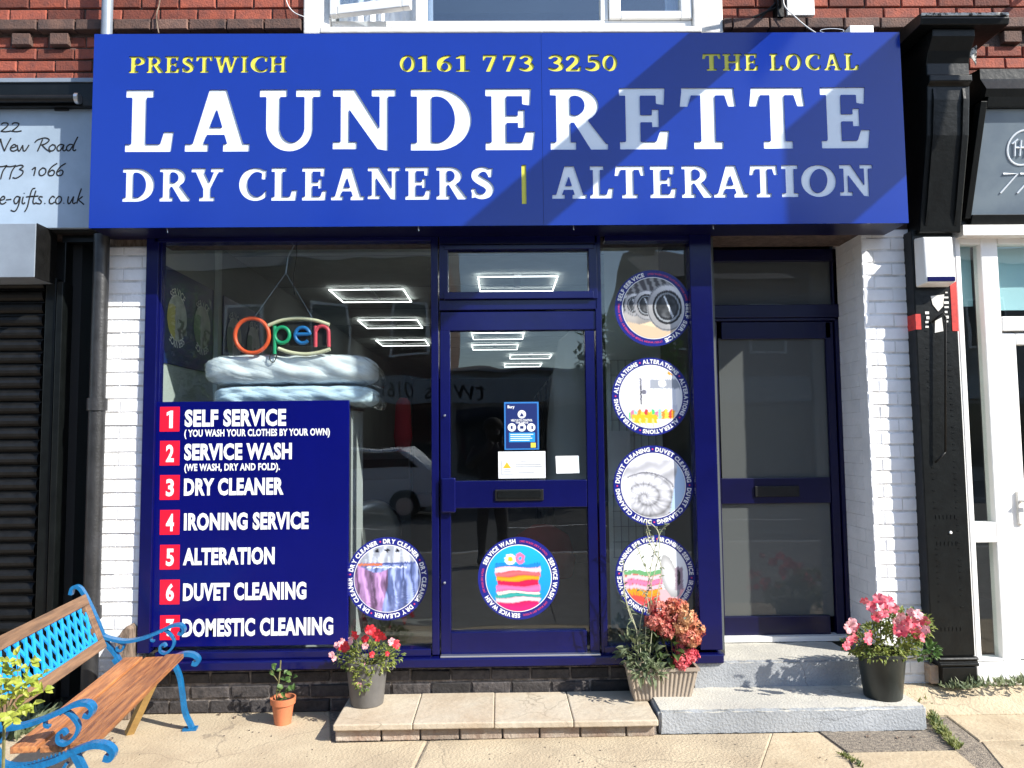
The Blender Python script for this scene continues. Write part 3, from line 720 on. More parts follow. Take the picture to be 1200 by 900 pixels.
b = MB(); boxpx(b, 583, 575, 634, 584, -.040, -.0365); b.build('letterbox_flap', 'black', dr, bevel=.002)
dm('hinge_cover', 517, 560, 534, 601, -.055, -.0225, bevel=.008)
b = MB(); boxpx(b, 516, 767.6, 704, 771, -.06, .02); b.build('threshold_strip', 'steel', dr, bevel=.002)
for yy in (487, 683):
    b = MB(); c = P(521, yy, -.03); b.lathe([(.007, 0), (.007, .01), (.004, .014)], (0,0,0), 12)
    b.xf(Matrix.Translation((c.x, -.022, c.z)) @ Matrix.Rotation(math.pi/2, 4, 'X')); b.build('lock_cylinder', 'steel', dr)

# ================================================================== RECESSED SIDE DOOR
YD = .35
sd = thing('side_door', 'recessed dark navy side door with frosted glass and black letterbox above the concrete step', 'door', (P(915, 745, YD).x, YD, .262))
def sm(name, *a, **k):
    k.setdefault('m', 'navyd'); return member(name, *a, yf=k.pop('yf', YD), yb=k.pop('yb', YD+.07), parent=sd, **k)
sm('door_frame', 826, 292, 836, 745); sm('door_frame', 984, 292, 998, 745)
sm('door_frame', 836.3, 292, 983.7, 306)
sm('transom_rail', 836.3, 357, 983.7, 372, yf=YD-.012); sm('transom_rail', 836.3, 372.4, 983.7, 376)
sm('stile', 836.3, 377, 845, 745, yf=YD+.012); sm('stile', 974, 377, 983.5, 745, yf=YD+.012)
sm('top_rail', 845.3, 377, 973.7, 397, yf=YD+.012); sm('mid_rail', 845.3, 560, 973.7, 590, yf=YD+.012); sm('bottom_rail', 845.3, 722, 973.7, 745, yf=YD+.012)
sm('transom_bead', 975, 306.3, 983.7, 356.7)
for a, b_, c, d in ((835, 305, 976, 358),): pane('transom_pane', a, b_, c, d, y=YD+.03, m='glassf', parent=sd)
pane('frosted_pane', 844, 396, 975, 561, y=YD+.035, m='glassf', parent=sd); pane('frosted_pane', 844, 589, 975, 723, y=YD+.035, m='glassf', parent=sd)
b = MB(); boxpx(b, 885, 569.5, 937, 582, YD+.0, YD+.0118); b.build('letterbox', 'blackm', sd, bevel=.003)
b = MB(); boxpx(b, 838, 746, 1000, 752, YD-.03, YD+.06); b.build('threshold', 'upvc', sd)
# soffit board and jamb
a = P(834, 290, YD).x; b2 = P(1018, 275, 0).x
so = MB(); so.box(P(838,270,0).x, P(1026,270,-.2).x, -.262, YD+.06, 2.767, 2.785); so.build('plywood_soffit', 'ply', label='bare plywood soffit board over the recessed side door', cat='board')
b = MB(); jx = P(840, 500, -.045).x; b.box(P(833, 500).x, jx-.002, .056, YD+.06, .262, 2.765); b.build('door_jamb', 'navyd', sf)

# ================================================================== SIGN
YS = -0.27
rows = []
for s_, xs_ in (('LAUNDERETTE', [(147,204),(217,293),(304,376),(390,464),(481.5,552.5),(569,627),(645,712),(726,784),(797,863),(878.5,944),(962,1019)]),):
    for c, (a, b_) in zip(s_, xs_): yl = 105.2-(a-147)*.0037; rows.append((c, a, b_, yl, 178-(a-147)*.0053, 'letw'))
for c, (a, b_) in zip('DRYCLEANERS|ALTERATION', [(143.5,181),(187,223),(224,262),(280,312.5),(318,348.5),(354,383),(388,427),(431,469),(475,505),(511.5,547),(552,579),(611.3,616.8),(647,687.5),(691.5,719),(720.5,756),(762,793),(799,835),(836.5,877),(878.5,912),(916,935.5),(939,980),(984,1023)]):
    f = (a-143)/880
    if c == '|': rows.append((c, a, b_, 193, 239, 'lety'))
    else: rows.append((c, a, b_, 197.3-4.6*f, 236.3-6.2*f, 'letw'))
for s_, xs_ in (('PRESTWICH', [(151,170.5),(171.8,191.8),(193.3,210.7),(213.3,227.5),(229.5,249.5),(250.5,280.5),(282,291),(293.5,314),(316,336.3)]),
                ('01617733250', [(468.5,486.8),(490,505.7),(512,530),(534.3,550.7),(566,582.5),(589.5,605.5),(608,626),(642,661),(663,681),(685.5,704),(706,723.5)]),
                ('THELOCAL', [(823,845),(847,869.3),(872.5,888.5),(902,918.3),(920.5,939.5),(944,962),(966,986),(989.5,1006.5)])):
    for c, (a, b_) in zip(s_, xs_): f = (a-150)/860; rows.append((c, a, b_, 65.8-3.8*f, 85.5-3.4*f, 'lety'))
sg = thing('shop_sign', 'long royal blue shop sign with routed white and yellow lettering reading launderette dry cleaners alteration', 'sign', (0, YS, 2.79))
SX0, SX1 = P(107.3, 152, YS).x, P(1059.5, 150, YS).x; SZ0, SZ1 = P(583, 264.3, YS).z, P(583, 38.8, YS).z; SEAM = P(635.5, 150, YS).x
off = OFF[sg.name]; cells = {}
for c, a, b_, y0, y1, mm in rows:
    A, B, C_, D_ = R(a, y0, b_, y1, YS)
    lps = [[(A+u*(B-A), C_+v*(D_-C_)) for u, v in lp] for lp in glyph(c)]
    me = curve_mesh(lps, 'letter', mm, .004, YS+.006, off)
    o = link('letter', me, sg); OFF[o.name] = off
    row = 0 if y1 < 90 else 1 if y1 < 185 else 2
    cells.setdefault((0 if A < SEAM else 1, row), []).append((A, B, lps))
zr = [SZ1, P(600, 94, YS).z, P(600, 184, YS).z, SZ0]
for k, (xa, xb) in enumerate(((SX0, SEAM-.0008), (SEAM+.0008, SX1))):
    bm = bmesh.new()
    for row in range(3):
        cs_ = sorted(cells[(k, row)], key=lambda c: c[0]); cut = [xa]+[(cs_[i][1]+cs_[i+1][0])/2 for i in range(len(cs_)-1)]+[xb]
        for i, c in enumerate(cs_):
            # one surface per letter: its rectangle of panel with the letter routed out
            me = curve_mesh([[(cut[i], zr[row+1]), (cut[i+1], zr[row+1]), (cut[i+1], zr[row]), (cut[i], zr[row])]]+c[2], 'cell', 'sign', .0098, YS, off)
            bm.from_mesh(me); bpy.data.meshes.remove(me)
    me = bpy.data.meshes.new('sign_panel'); bm.to_mesh(me); bm.free(); me.materials.append(MT['sign'])
    link('sign_panel', me, sg)
b = MB(); b.box(SX0+.004, SX1-.004, YS+.0115, -.006, SZ0+.003, SZ1-.003); b.build('sign_box', 'navyd', sg)
for x in (195, 490, 672, 836):                      # small fixings hanging under the sign
    c = P(x, 267, YS+.02); b = MB(); b.tube([(c.x, YS+.03, SZ0+.002), (c.x+.003, YS+.03, SZ0-.02)], .003, 6); b.build('fixing_screw', 'steel', sg)

# ================================================================== UPPER WINDOW
uw = thing('upper_window', 'white framed upper window above the sign with its left casement ajar', 'window', (P(600, 30).x, 0, 3.99))
zt = 5.44
def zbox(name, x0, x1, z0, z1, yf, yb, m='upvc', bevel=.005, parent=uw):
    b = MB(); b.box(P(x0, 20, 0).x, P(x1, 20, 0).x, yf, yb, z0, z1); return b.build(name, m, parent, bevel=bevel)
zb = P(600, 24).z-.05; zl = P(600, 38, -.08).z; zm_ = P(600, 30.5, -.08).z
zbox('stone_surround', 357, 388, ZW-.03, zt, -.03, .29, 'stonew', .008); zbox('stone_surround', 811, 845.5, ZW-.03, zt, -.03, .29, 'stonew', .008)
zbox('sill', 378, 818, zl, zm_, -.08, .0, 'stonew', .008)
zbox('frame_rail', 388.3, 810.7, zl+.002, zb+.05, .001, .08)
zbox('mullion', 487, 500, zb+.0505, zt, .0, .08); zbox('mullion', 704, 713, zb+.0505, zt, .0, .08)
zbox('frame_head', 388.3, 810.7, zt+.001, zt+.009, .0, .08)
# fixed middle pane and right hand casement
zbox('pane', 500.5, 703.5, zb+.051, zt, .04, .046, 'glassu', 0)
for a, b_, c, d in ((713.5, 727, zb+.052, zt), (797.5, 810.5, zb+.052, zt), (727.2, 797.3, zb+.052, zb+.10)):
    zbox('casement', a, b_, c, d, -.018, .06)
zbox('pane', 726, 798, zb+.095, zt, .02, .026, 'glassu', 0)
hx = P(390, 20).x; ww = P(487, 20).x-hx
cs = MB()
for a, b_, c, d in ((0, .05, 0, 1.38), (ww-.05, ww, 0, 1.38), (.0503, ww-.0503, 0, .058)): cs.box(a, b_, -.05, .0, c, d)
cs.xf(Matrix.Translation((hx, -.006, zb+.055)) @ Matrix.Rotation(math.radians(-11), 4, 'Z')); cs.build('open_casement', 'upvc', uw, bevel=.005)
cs = MB(); cs.box(.045, ww-.045, -.028, -.022, .052, 1.36); cs.xf(Matrix.Translation((hx, -.006, zb+.055)) @ Matrix.Rotation(math.radians(-11), 4, 'Z')); cs.build('pane', 'glassu', uw)
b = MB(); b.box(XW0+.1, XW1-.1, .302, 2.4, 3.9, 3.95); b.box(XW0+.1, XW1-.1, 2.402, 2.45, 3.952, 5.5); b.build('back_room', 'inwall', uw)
cur = MB()
for k0, k1 in ((392, 505), (785, 812)):
    a, b_ = P(k0, 10).x, P(k1, 10).x; n = 30
    pts = [(a+(b_-a)*i/n, .14+.02*math.sin(i*1.7)) for i in range(n+1)]
    vs = [(x, y, zb+.02) for x, y in pts]+[(x, y, zt) for x, y in pts]; vs += [(x, y+.003, z) for x, y, z in vs]
    q = n+1
    fs = [(i, i+1, q+i+1, q+i) for i in range(n)]+[(2*q+i, 2*q+q+i, 2*q+q+i+1, 2*q+i+1) for i in range(n)]
    cur.add(vs, fs)
cur.build('net_curtain', 'duvet', uw, smooth=True)

# ================================================================== PIPES AND CABLES
p1 = thing('downpipe', 'dark cast iron downpipe beside the left white pier', 'drainpipe', (P(100, 760, -.07).x, -.07, 0))
pc = P(116, 400, -.075).x; pr = .044
ps = P(107, 560, -.075).x
b = MB(); b.tube([(pc, -.075, 0.0), (pc, -.075, 1.75)], pr, 18); b.tube([(pc, -.075, 1.752), (pc, -.075, 2.74)], pr*.97, 18); b.build('pipe', 'pipe', p1, smooth=True, angle=40)
for z in (1.72, .55): b = MB(); b.tube([(pc, -.075, z), (pc, -.075, z+.07)], pr*1.22, 18); b.build('collar', 'pipe', p1, smooth=True, angle=40)
p2 = thing('upper_downpipe', 'blue grey downpipe on the red brick above the left end of the sign', 'drainpipe', (P(125, 30, -.10).x, -.1, 3.5))
c = P(125.5, 20, -.10).x; b = MB(); b.tube([(c, -.10, 2.815), (c, -.10, 7.3)], .031, 16); b.build('pipe', 'galv', p2, smooth=True, angle=40)
b = MB(); b.box(c-.04, c+.04, -.07, .0, 4.5, 4.54); b.build('pipe_clip', 'galv', p2)
def cable(label, pts, r, m='blackm', name='cable'):
    b = MB(); b.tube(crom(pts, 8), r, 6); b.build(name, m, smooth=True, label=label, cat='cable')
cable('thin loose cable hanging down the brick right of the upper downpipe', [P(190, -40, -.01), P(187, 2, -.02), P(184, 14, -.055), P(183.5, 24, -.055), P(186, 39, -.06)], .004, 'log')
cable('pale curled cable on the brick left of the upper window', [P(334, -20, -.01), P(336, 2, -.012), P(344, 14, -.03), P(357, 20, -.05)], .003, 'upvc')
cable('white cable running from the black iron bracket to the top of the sign', [P(918, -12, -.08), P(919, 6, -.08), P(930, 18, -.09), P(945, 31, -.11), P(960, 41, -.15)], .0035, 'upvc')
b = MB(); c1 = [P(975+14*math.cos(t), 36.2+2.6*math.sin(t), YS+.1) for t in np.linspace(0, 9.5, 40)]; b.tube(c1, .002, 5); b.build('wire_coil', 'steel', label='small coil of white wire lying on top of the sign', cat='wire')
b = MB(); x0, x1, z0, z1 = R(995, 31.5, 1023, 38.8, YS+.05); b.box(x0, x1, YS+.04, YS+.14, SZ1+.001, z1+.005); b.build('junction_box', 'upvc', bevel=.004, label='small white plastic junction box on top of the sign near its right end', cat='junction box')
# iron bracket with aerial plate
br = thing('iron_bracket', 'black iron wall bracket with diagonal struts on the brick above the sign', 'bracket', P(912, 10, 0))
bx = P(914, 5, -.05).x
b = MB(); b.box(bx-.02, bx+.02, -.06, -.002, 4.06, 4.75); b.build('wall_plate', 'blackm', br)
b = MB(); b.tube([(bx, -.06, 4.12), (bx-.12, -.35, 4.40)], .010, 6); b.tube([(bx, -.06, 4.16), (bx+.14, -.3, 4.5)], .010, 6); b.tube([(bx-.16, -.02, 4.075), (bx+.0, -.03, 4.14)], .007, 6); b.tube([(bx-.12, -.02, 4.065), (bx+.0, -.03, 4.18)], .007, 6); b.build('strut', 'blackm', br)
x0, x1, z0, z1 = R(922, -30, 954, 17.5, -.05)
b = MB(); b.box(x0, x1, -.05, -.02, z0, z0+.3); b.build('pale_plate', 'upvc', bevel=.003, label='pale square plate on the brick beside the black iron bracket', cat='plate')
# unseen boards, guessed and added above the frame so their shade crosses the sign
def blade(xw, zt_, zb_, q0, q1, label):
    t = thing('shade_board', label, 'sign', (xw, 0, zb_))
    b = MB(); b.box(xw-.02, xw+.02, -q1, -q0, zb_, zt_); b.build('board', 'greyb', t, bevel=.004)
    b = MB(); b.box(xw-.012, xw+.012, -q0+.001, -.0, (zt_+zb_)/2-.012, (zt_+zb_)/2+.012); b.build('arm', 'blackm', t)
xw = P(955, 20, 0).x
def shadow_z(px, py, xw):                   # height on the wall at xw of an edge whose shade passes the sign at px,py
    p = P(px, py, YS); q = (xw-p.x)/(SUN.x/-SUN.y)   # distance in front of the sign plane
    return p.z+q*SUN.z/-SUN.y
blade(xw, shadow_z(807, 42, xw), shadow_z(815, 112, xw), .45, 1.65, 'unseen grey board added to cast shade across the middle of the shop sign')
xw2 = P(1290, 20, 0).x
blade(xw2, shadow_z(1000, 86, xw2), shadow_z(1040, 222, xw2), 1.0, 1.57, 'unseen grey board added on the right to cast shade on the shop sign')

# ================================================================== PRICE PANEL
YP = -.006
pp = thing('service_panel', 'deep blue panel listing seven numbered services in the left shop window', 'notice board', (P(293, 757).x, YP, P(293, 757).z))
b = MB(); boxpx(b, 179.5, 470, 408, 757, YP, .026); b.build('panel', 'panel', pp, bevel=.002)
tops = [476.7, 516.5, 556.7, 597.6, 638.4, 679.3, 721]
for i, ty in enumerate(tops):
    b = MB(); boxpx(b, 187.3, ty, 210.4, ty+29, YP-.0012, YP-.0002); b.build('number_tile', 'red', pp)
    if i == 0:
        b = MB(); a_, b2, c_, d_ = R(195.3, ty+4.5, 202.6, ty+25, YP-.002); b.add([(a_+u*(b2-a_), YP-.002, c_+v*(d_-c_)) for u, v in ((0,.70),(.42,.78),(.42,0),(1,0),(1,1),(.62,1),(0,.90))], [tuple(range(7))]); b.build('numeral', 'white', pp); continue
    b = MB(); text_px(b, str(i+1), 194.5 if i else 196, ty+4.5, 203.8 if i else 202, ty+25, YP-.0020, bold=.035 if i else .01); b.build('numeral', 'white', pp)
for s_, x0, x1, y0, y1, bo in (('SELF SERVICE', 216.5, 335.3, 479.5, 499.8, .038), ('( YOU WASH YOUR CLOTHES BY YOUR OWN)', 216, 386.5, 502.6, 513.6, .028),
    ('SERVICE WASH', 216, 342, 519.3, 539, .038), ('(WE WASH, DRY AND FOLD).', 216, 328, 543, 554, .028), ('DRY CLEANER', 215.6, 332.4, 560, 580.5, .038),
    ('IRONING SERVICE', 215.6, 361.6, 600.4, 621, .038), ('ALTERATION', 214.5, 321.8, 641.5, 662, .038), ('DUVET CLEANING', 214.5, 359, 682.5, 703.5, .038), ('DOMESTIC CLEANING', 213.5, 390.4, 724, 745.5, .038)):
    b = MB(); text_px(b, s_, x0, y0, x1, y1, YP-.0012, bold=bo+.008, spacing=1.07); b.build('lettering', 'white', pp)

# ================================================================== PRINTED PICTURES
def noise2(u, v, f, seed):
    r = np.random.default_rng(seed); out = 0; amp = 1.0; tot = 0
    for o in range(3):
        g_ = r.random((34, 34)); x = (u*.5+.5)*f*2**o % 32; y = (v*.5+.5)*f*2**o % 32
        i = x.astype(int); j = y.astype(int); fx = x-i; fy = y-j; fx = fx*fx*(3-2*fx); fy = fy*fy*(3-2*fy)
        out = out+amp*((g_[j,i]*(1-fx)+g_[j,i+1]*fx)*(1-fy)+(g_[j+1,i]*(1-fx)+g_[j+1,i+1]*fx)*fy); tot += amp; amp *= .5
    return out/tot
def C3(c, u): return np.ones(u.shape+(3,))*np.array(c)
def put(img, mask, c):
    img[mask] = c if np.ndim(c) == 1 else c[mask]
def paint_washers(u, v):
    img = C3((.72,.70,.68), u)*(.75+.25*noise2(u,v,6,1))[...,None]
    img *= (1.08-.25*np.clip(-v, 0, 1))[...,None]
    put(img, v > .45, np.array((.30,.29,.30))); put(img, (v > .5) & (np.sin(u*26+v*9) > .2), np.array((.62,.62,.62)))
    put(img, v < -.42+.28*u, np.array((.90,.80,.66)))
    put(img, v < -.62-.2*u, np.array((.82,.72,.60)))
    for cx, cy, r in ((-.88,.12,.28),(-.62,.12,.38),(-.22,.10,.50),(.46,.02,.78)):
        d = np.sqrt(((u-cx)/.86)**2+(v-cy)**2)/r
        for k, c in ((1.0,(.55,.56,.58)),(.93,(.86,.86,.87)),(.72,(.12,.12,.13)),(.62,(.60,.62,.64)),(.55,(.16,.16,.17)),(.44,(.05,.05,.06))):
            put(img, d < k, np.array(c))
        m_ = (d < .97) & (d > .72); img[m_] *= (.70+.38*np.clip(.5+.6*(u-cx)/r+.5*(v-cy)/r, 0, 1))[m_][...,None]
        gl = np.clip(.16+.55*noise2((u-cx)/r, (v-cy)/r, 7, 9), 0, 1)**1.7; m_ = d < .44; img[m_] = gl[m_][...,None]*np.array((.95,.97,1.0))
        put(img, (d < .5) & (abs((u-cx)*.9+(v-cy)*.35-.06*r) < .035*r), np.array((.86,.88,.9)))
    return img
def paint_sewing(u, v):
    img = C3((.95,.95,.96), u)
    put(img, (u > -.3) & (u < .95) & (v > .25) & (v < .55), np.array((.62,.64,.68)))
    put(img, (u > -.45) & (u < -.02) & (v > -.12) & (v < .62), np.array((.86,.86,.90)))
    put(img, (u > .25) & (u < .8) & (v > -.5) & (v < .25), np.array((.90,.91,.94)))
    put(img, (u > -.05) & (u < .55) & (v > .0) & (v < .24), np.array((.98,.98,.99)))
    put(img, (u > -.65) & (u < .85) & (v > -.5) & (v < -.28), np.array((.84,.85,.90)))
    put(img, (abs(u+.32) < .025) & (v > -.25) & (v < .6), np.array((.25,.25,.28)))
    put(img, ((u-.38)**2+(v-.42)**2) < .016, np.array((.96,.96,.96)))
    put(img, ((u+.22)**2+(v-.15)**2) < .006, np.array((.45,.45,.5)))
    pal = [(.95,.25,.25),(1,.75,.15),(.3,.8,.45),(.95,.45,.6),(.55,.85,.75),(1,.55,.2),(.98,.9,.3)]
    k = (np.floor((u+1)*9)).astype(int) % 7; c = np.array(pal)[k]
    put(img, (v < -.45+.05*np.sin(u*30)) & (v > -.72) & (u > -.72) & (u < .75), c)
    put(img, (v < -.58) & (u < .2) & (u > -.62) & (v > -.86), np.array((.98,.72,.15))); put(img, (v < -.7) & (np.sin(u*30) > .6) & (u < .1), np.array((.98,.9,.6)))
    put(img, (u > .55) & (v > .68), np.array((.98,.6,.2)))
    return img
def paint_duvet(u, v):
    n = noise2(u, v, 5, 4); cx, cy = -.25, -.36
    r = np.hypot((u-cx)/1.2, (v-cy)*1.05)*(1+.10*(n-.5)); a = np.arctan2(v-cy, u-cx)
    sp = (r*2.9-a/(2*math.pi)) % 1; roll = np.sin(math.pi*np.clip(sp, 0, 1))**.45
    inr = r < .80
    cre = .06*np.sin(a*13+r*9+n*6)+.07*np.sin(a*29+n*9)*(n > .45)
    sh = np.where(inr, .48+.40*roll+cre, .74+.14*np.sin((v-.25*u)*13+n*5)*.6+.1*(n-.5))
    sh = sh*(1-.22*np.clip(-v-.1, 0, 1))+.10*np.clip(v, 0, 1)
    img = np.clip(sh, 0, 1)[...,None]*np.array((.97,.97,1.0))
    put(img, (np.abs(r-.80) < .018), np.array((.45,.45,.48)))
    put(img, u > .66+.18*v, np.array((.70,.80,.92))); put(img, (u < -.72) & (v < .25), np.array((.93,.94,.96))); put(img, v > .80, np.array((.90,.91,.93)))
    return img
def paint_iron(u, v):
    img = C3((.95,.96,.97), u)
    b = [(.02,.16,(.42,.66,.45)),(-.12,.02,(.90,.78,.80)),(-.30,-.12,(.93,.50,.66)),(-.42,-.30,(.96,.75,.80)),(-.62,-.42,(.97,.62,.16)),(-.80,-.62,(.94,.32,.28)),(-1.1,-.80,(.90,.36,.42))]
    w_ = .035*np.sin(u*7)
    for lo, hi, c in b: put(img, (v > lo+w_) & (v < hi+w_) & (u < .22), np.array(c)*(1.0))
    put(img, (np.abs(((v-w_)*7) % 1) < .10) & (u < .22) & (v < .1), np.array((.8,.35,.30)))
    put(img, (u > .12) & (u < .9) & (v < -.42), np.array((.96,.72,.74)))
    x = (u-.45)*math.cos(.25)+(v+.02)*math.sin(.25); y = -(u-.45)*math.sin(.25)+(v+.02)*math.cos(.25)
    s = (x/.26)**2*(1+.5*y)+(y/.68)**2; put(img, s < 1, (.62+.3*(1-s))[...,None]*np.array((1,1,1)))
    put(img, (u > .62) & (u < .86) & (v > -.45) & (v < .25), np.array((.62,.55,.60))); put(img, (u > .7) & (u < .78) & (v > -.3) & (v < .15), np.array((.2,.18,.2)))
    return img
def paint_clothes(u, v):
    n = noise2(u*2.2, v*.6, 9, 7); n2 = noise2(u, v, 7, 17)
    x = u+.10*np.sin(v*2.2)*(1-v)*.5+.10*(n2-.5); f = .5+.5*np.sin(x*17+n*7); g = .5+.5*np.sin(x*41+n*9)
    img = np.array((.48,.56,.84))*(.55+.38*f+.18*g)[...,None]+np.array((.16,.14,.08))*f[...,None]
    lil = (.62+.30*np.sin(x*13+2+n*5)*.8+.14*g)[...,None]*np.array((.86,.66,.90)); put(img, (u < -.10-.30*(v < -.1)*0+.25*np.minimum(0, v+.2)+.12) & (v < .28+.10*np.sin(u*5)), np.clip(lil, 0, 1))
    top = (.66+.30*f)[...,None]*np.array((.90,.93,1.0)); put(img, v > .48, np.clip(top, 0, 1))
    put(img, abs(v-.45-.03*u) < .028, np.array((.26,.32,.56))); put(img, (abs(v-.43) < .04) & (u < -.15), np.array((.78,.45,.32)))
    for k in (-.55,-.32,-.1,.12,.3,.5): put(img, (abs((v-.36)-.35*abs(u-k)*-1) < .014) & (abs(u-k) < .10), np.array((.92,.94,.98)))
    for k in (-.3,.0,.3): put(img, ((u-k)**2+(v-.86)**2 < .004), np.array((.08,.08,.12)))
    return np.clip(img, 0, 1)
def paint_towels(u, v):
    img = C3((.10,.62,.86), u)*(.85+.25*(v*.5+.5))[...,None]
    L_ = [(-1.1,-.72,(.90,.12,.42)),(-.72,-.58,(.98,.80,.84)),(-.58,-.47,(.20,.62,.60)),(-.47,-.40,(.95,.95,.86)),(-.40,-.22,(.95,.42,.66)),(-.22,-.08,(.88,.10,.30)),(-.08,.06,(.99,.62,.12)),(.06,.20,(.95,.40,.42)),(.20,.34,(.99,.80,.86)),(.34,.44,(.10,.50,.80))]
    w_ = .03*np.sin(u*5+v*9)
    for lo, hi, c in L_:
        e = .66+.05*math.sin(lo*40)
        vv = (v-w_-lo)/(hi-lo); put(img, (vv > 0) & (vv < 1) & (abs(u+.02) < e), (.80+.25*np.sin(np.clip(vv,0,1)*math.pi))[...,None]*np.array(c))
    for k in range(11):
        a = k*2*math.pi/11
        put(img, (((u+.25-.12*math.cos(a))/.055)**2+((v-.58-.12*math.sin(a))/.055)**2) < 1, np.array((.99,.99,.97)))
        put(img, (((u-.05-.10*math.cos(a))/.05)**2+((v-.60-.12*math.sin(a))/.06)**2) < 1, np.array((.96,.45,.62)))
    put(img, ((u+.25)**2+(v-.58)**2) < .006, np.array((.98,.75,.1)))
    return np.clip(img, 0, 1)
def lin(c): c = np.clip(c, 0, 1); return np.where(c <= .04045, c/12.92, ((c+.055)/1.055)**2.4)
def disc_print(name, fn, cx, cz, r, y, parent, na=96, nr=40, off=None, rx=1.0):
    off = OFF[parent.name]; R_ = np.linspace(0, 1, nr+1)[1:]; A = np.arange(na)*2*math.pi/na
    rr, aa = np.meshgrid(R_, A, indexing='ij'); u = np.concatenate([[0], (rr*np.cos(aa)).ravel()]); v = np.concatenate([[0], (rr*np.sin(aa)).ravel()])
    col = lin(fn(u, v)); vs = [(cx+a*r-off.x, y-off.y, cz+b*r-off.z) for a, b in zip(u, v)]
    fs = [(0, 1+(k+1) % na, 1+k) for k in range(na)]
    for i in range(nr-1):
        o = 1+i*na
        fs += [(o+k, o+(k+1) % na, o+na+(k+1) % na, o+na+k) for k in range(na)]
    me = bpy.data.meshes.new(name); me.from_pydata(vs, [], fs)
    ca = me.color_attributes.new('Col', 'FLOAT_COLOR', 'POINT'); ca.data.foreach_set('color', np.concatenate([col, np.ones((len(col), 1))], 1).astype(np.float32).ravel())
    me.materials.append(MT['print']); o = link(name, me, parent); return o
def sticker(label, cx, cy, r, fn, rings, y=.026):
    c = P(cx, cy, y); rr = r/200*(4.5+y)/4.5
    t = thing('round_sticker', label, 'sticker', (c.x, y, c.z-rr), group='round picture stickers on the shop glass')
    b = MB(); b.lathe([(rr, -.0012), (rr, 0)], (0,0,0), 64); b.xf(Matrix.Translation((c.x, y, c.z)) @ Matrix.Rotation(math.pi/2, 4, 'X')); b.build('backing', 'panel2', t)
    b = MB(); b.lathe([(rr*.815, -.0003), (rr*.815, 0)], (0,0,0), 64); b.xf(Matrix.Translation((c.x, y-.0004, c.z)) @ Matrix.Rotation(math.pi/2, 4, 'X')); b.build('white_rim', 'white', t)
    disc_print('picture', fn, c.x, c.z, rr*.795, y-.0012, t)
    w_ = MB(); p_ = MB()
    for s_, a0, a1, kind in rings:
        if kind == 'w': ring_text(w_, s_, c.x, c.z, rr*.905, rr*.105, y-.0012, a0, a1, bold=.045)
        elif kind == 'p': ring_text(p_, s_, c.x, c.z, rr*.90, rr*.05, y-.0012, a0, a1, bold=.01)
        else:
            a = math.radians(a0); x, z = c.x+rr*.905*math.cos(a), c.z+rr*.905*math.sin(a); n = 8
            p_.add([(x+rr*.022*math.cos(q*2*math.pi/n), y-.0012, z+rr*.022*math.sin(q*2*math.pi/n)) for q in range(n)], [tuple(range(n))])
    w_.build('lettering', 'white', t)
    if p_.v: p_.build('small_lettering', 'pink', t)
MT['panel2'] = mat('blue sticker vinyl', (0.010, 0.016, 0.20), 0.3)
def rep(word, n, a0, gap=4):
    st_ = 360/n; o = []
    for k in range(n): o.append((word, a0-k*st_-gap, a0-(k+1)*st_+gap, 'w')); o.append(('', a0-k*st_, 0, 'd'))
    return o
sticker('round blue sticker of washing machines reading self service, topmost of four', 765.5, 361, 45.7, paint_washers,
        [('SELF SERVICE', 168, 104, 'w'), ('SELF SERVICE', 8, -72, 'w'), ('(YOU WASH YOUR CLOTHES BY YOUR OWN)', 98, 12, 'p'), ('(YOU WASH YOUR CLOTHES BY YOUR OWN)', -76, -188, 'p')])
sticker('round blue sticker of a sewing machine and threads reading alterations', 762.7, 464.7, 46, paint_sewing, rep('ALTERATIONS', 5, 107))
sticker('round blue sticker of a rolled grey duvet reading duvet cleaning', 765.7, 569, 46.7, paint_duvet, rep('DUVET CLEANING', 4, 90))
sticker('round blue sticker of an iron and folded towels behind the planter', 768, 674.5, 46.5, paint_iron, rep('IRONING SERVICE', 4, 86))
sticker('round blue sticker of lilac clothes on a rail reading dry cleaner', 453.8, 678, 47.2, paint_clothes, rep('DRY CLEANER', 5, 101))
sticker('round blue sticker of stacked bright towels on the lower door glass', 607.8, 677.5, 47, paint_towels,
        [('SERVICE WASH', 158, 94, 'w'), ('SERVICE WASH', 32, -34, 'w'), ('SERVICE WASH', -88, -152, 'w'), ('(WE WASH, DRY & FOLD)', 88, 38, 'p'), ('(WE WASH, DRY & FOLD)', -40, -84, 'p'), ('(WE WASH, DRY & FOLD)', -158, -196, 'p')], y=.006)

# notices on the door glass
YN = .006
po = thing('door_poster', 'dark blue notice with white round symbols stuck on the door glass', 'poster', P(611, 527, YN))
b = MB(); boxpx(b, 591, 471, 631.5, 527, YN-.001, YN); b.build('sheet', 'posterlt', po) if 'posterlt' in MT else None
MT['posterlt'] = mat('poster stripe blue', (0.03, 0.18, 0.50), 0.4); MT['posterdk'] = mat('poster navy', (0.008, 0.022, 0.13), 0.4); MT['posterbl'] = mat('poster sky blue', (0.02, 0.28, 0.72), 0.4)
b = MB(); boxpx(b, 591, 471, 631.5, 527, YN-.001, YN); b.build('sheet', 'posterlt', po)
b = MB(); boxpx(b, 592.8, 472.8, 629.6, 525.4, YN-.0016, YN-.0012); b.build('print_ground', 'posterdk', po)
b = MB(); boxpx(b, 596.5, 507, 627, 518, YN-.0022, YN-.0018); b.build('text_block', 'posterbl', po)
b = MB(); boxpx(b, 622, 518.8, 627.8, 524.4, YN-.0022, YN-.0018); b.build('yellow_square', 'lety', po)
b = MB()
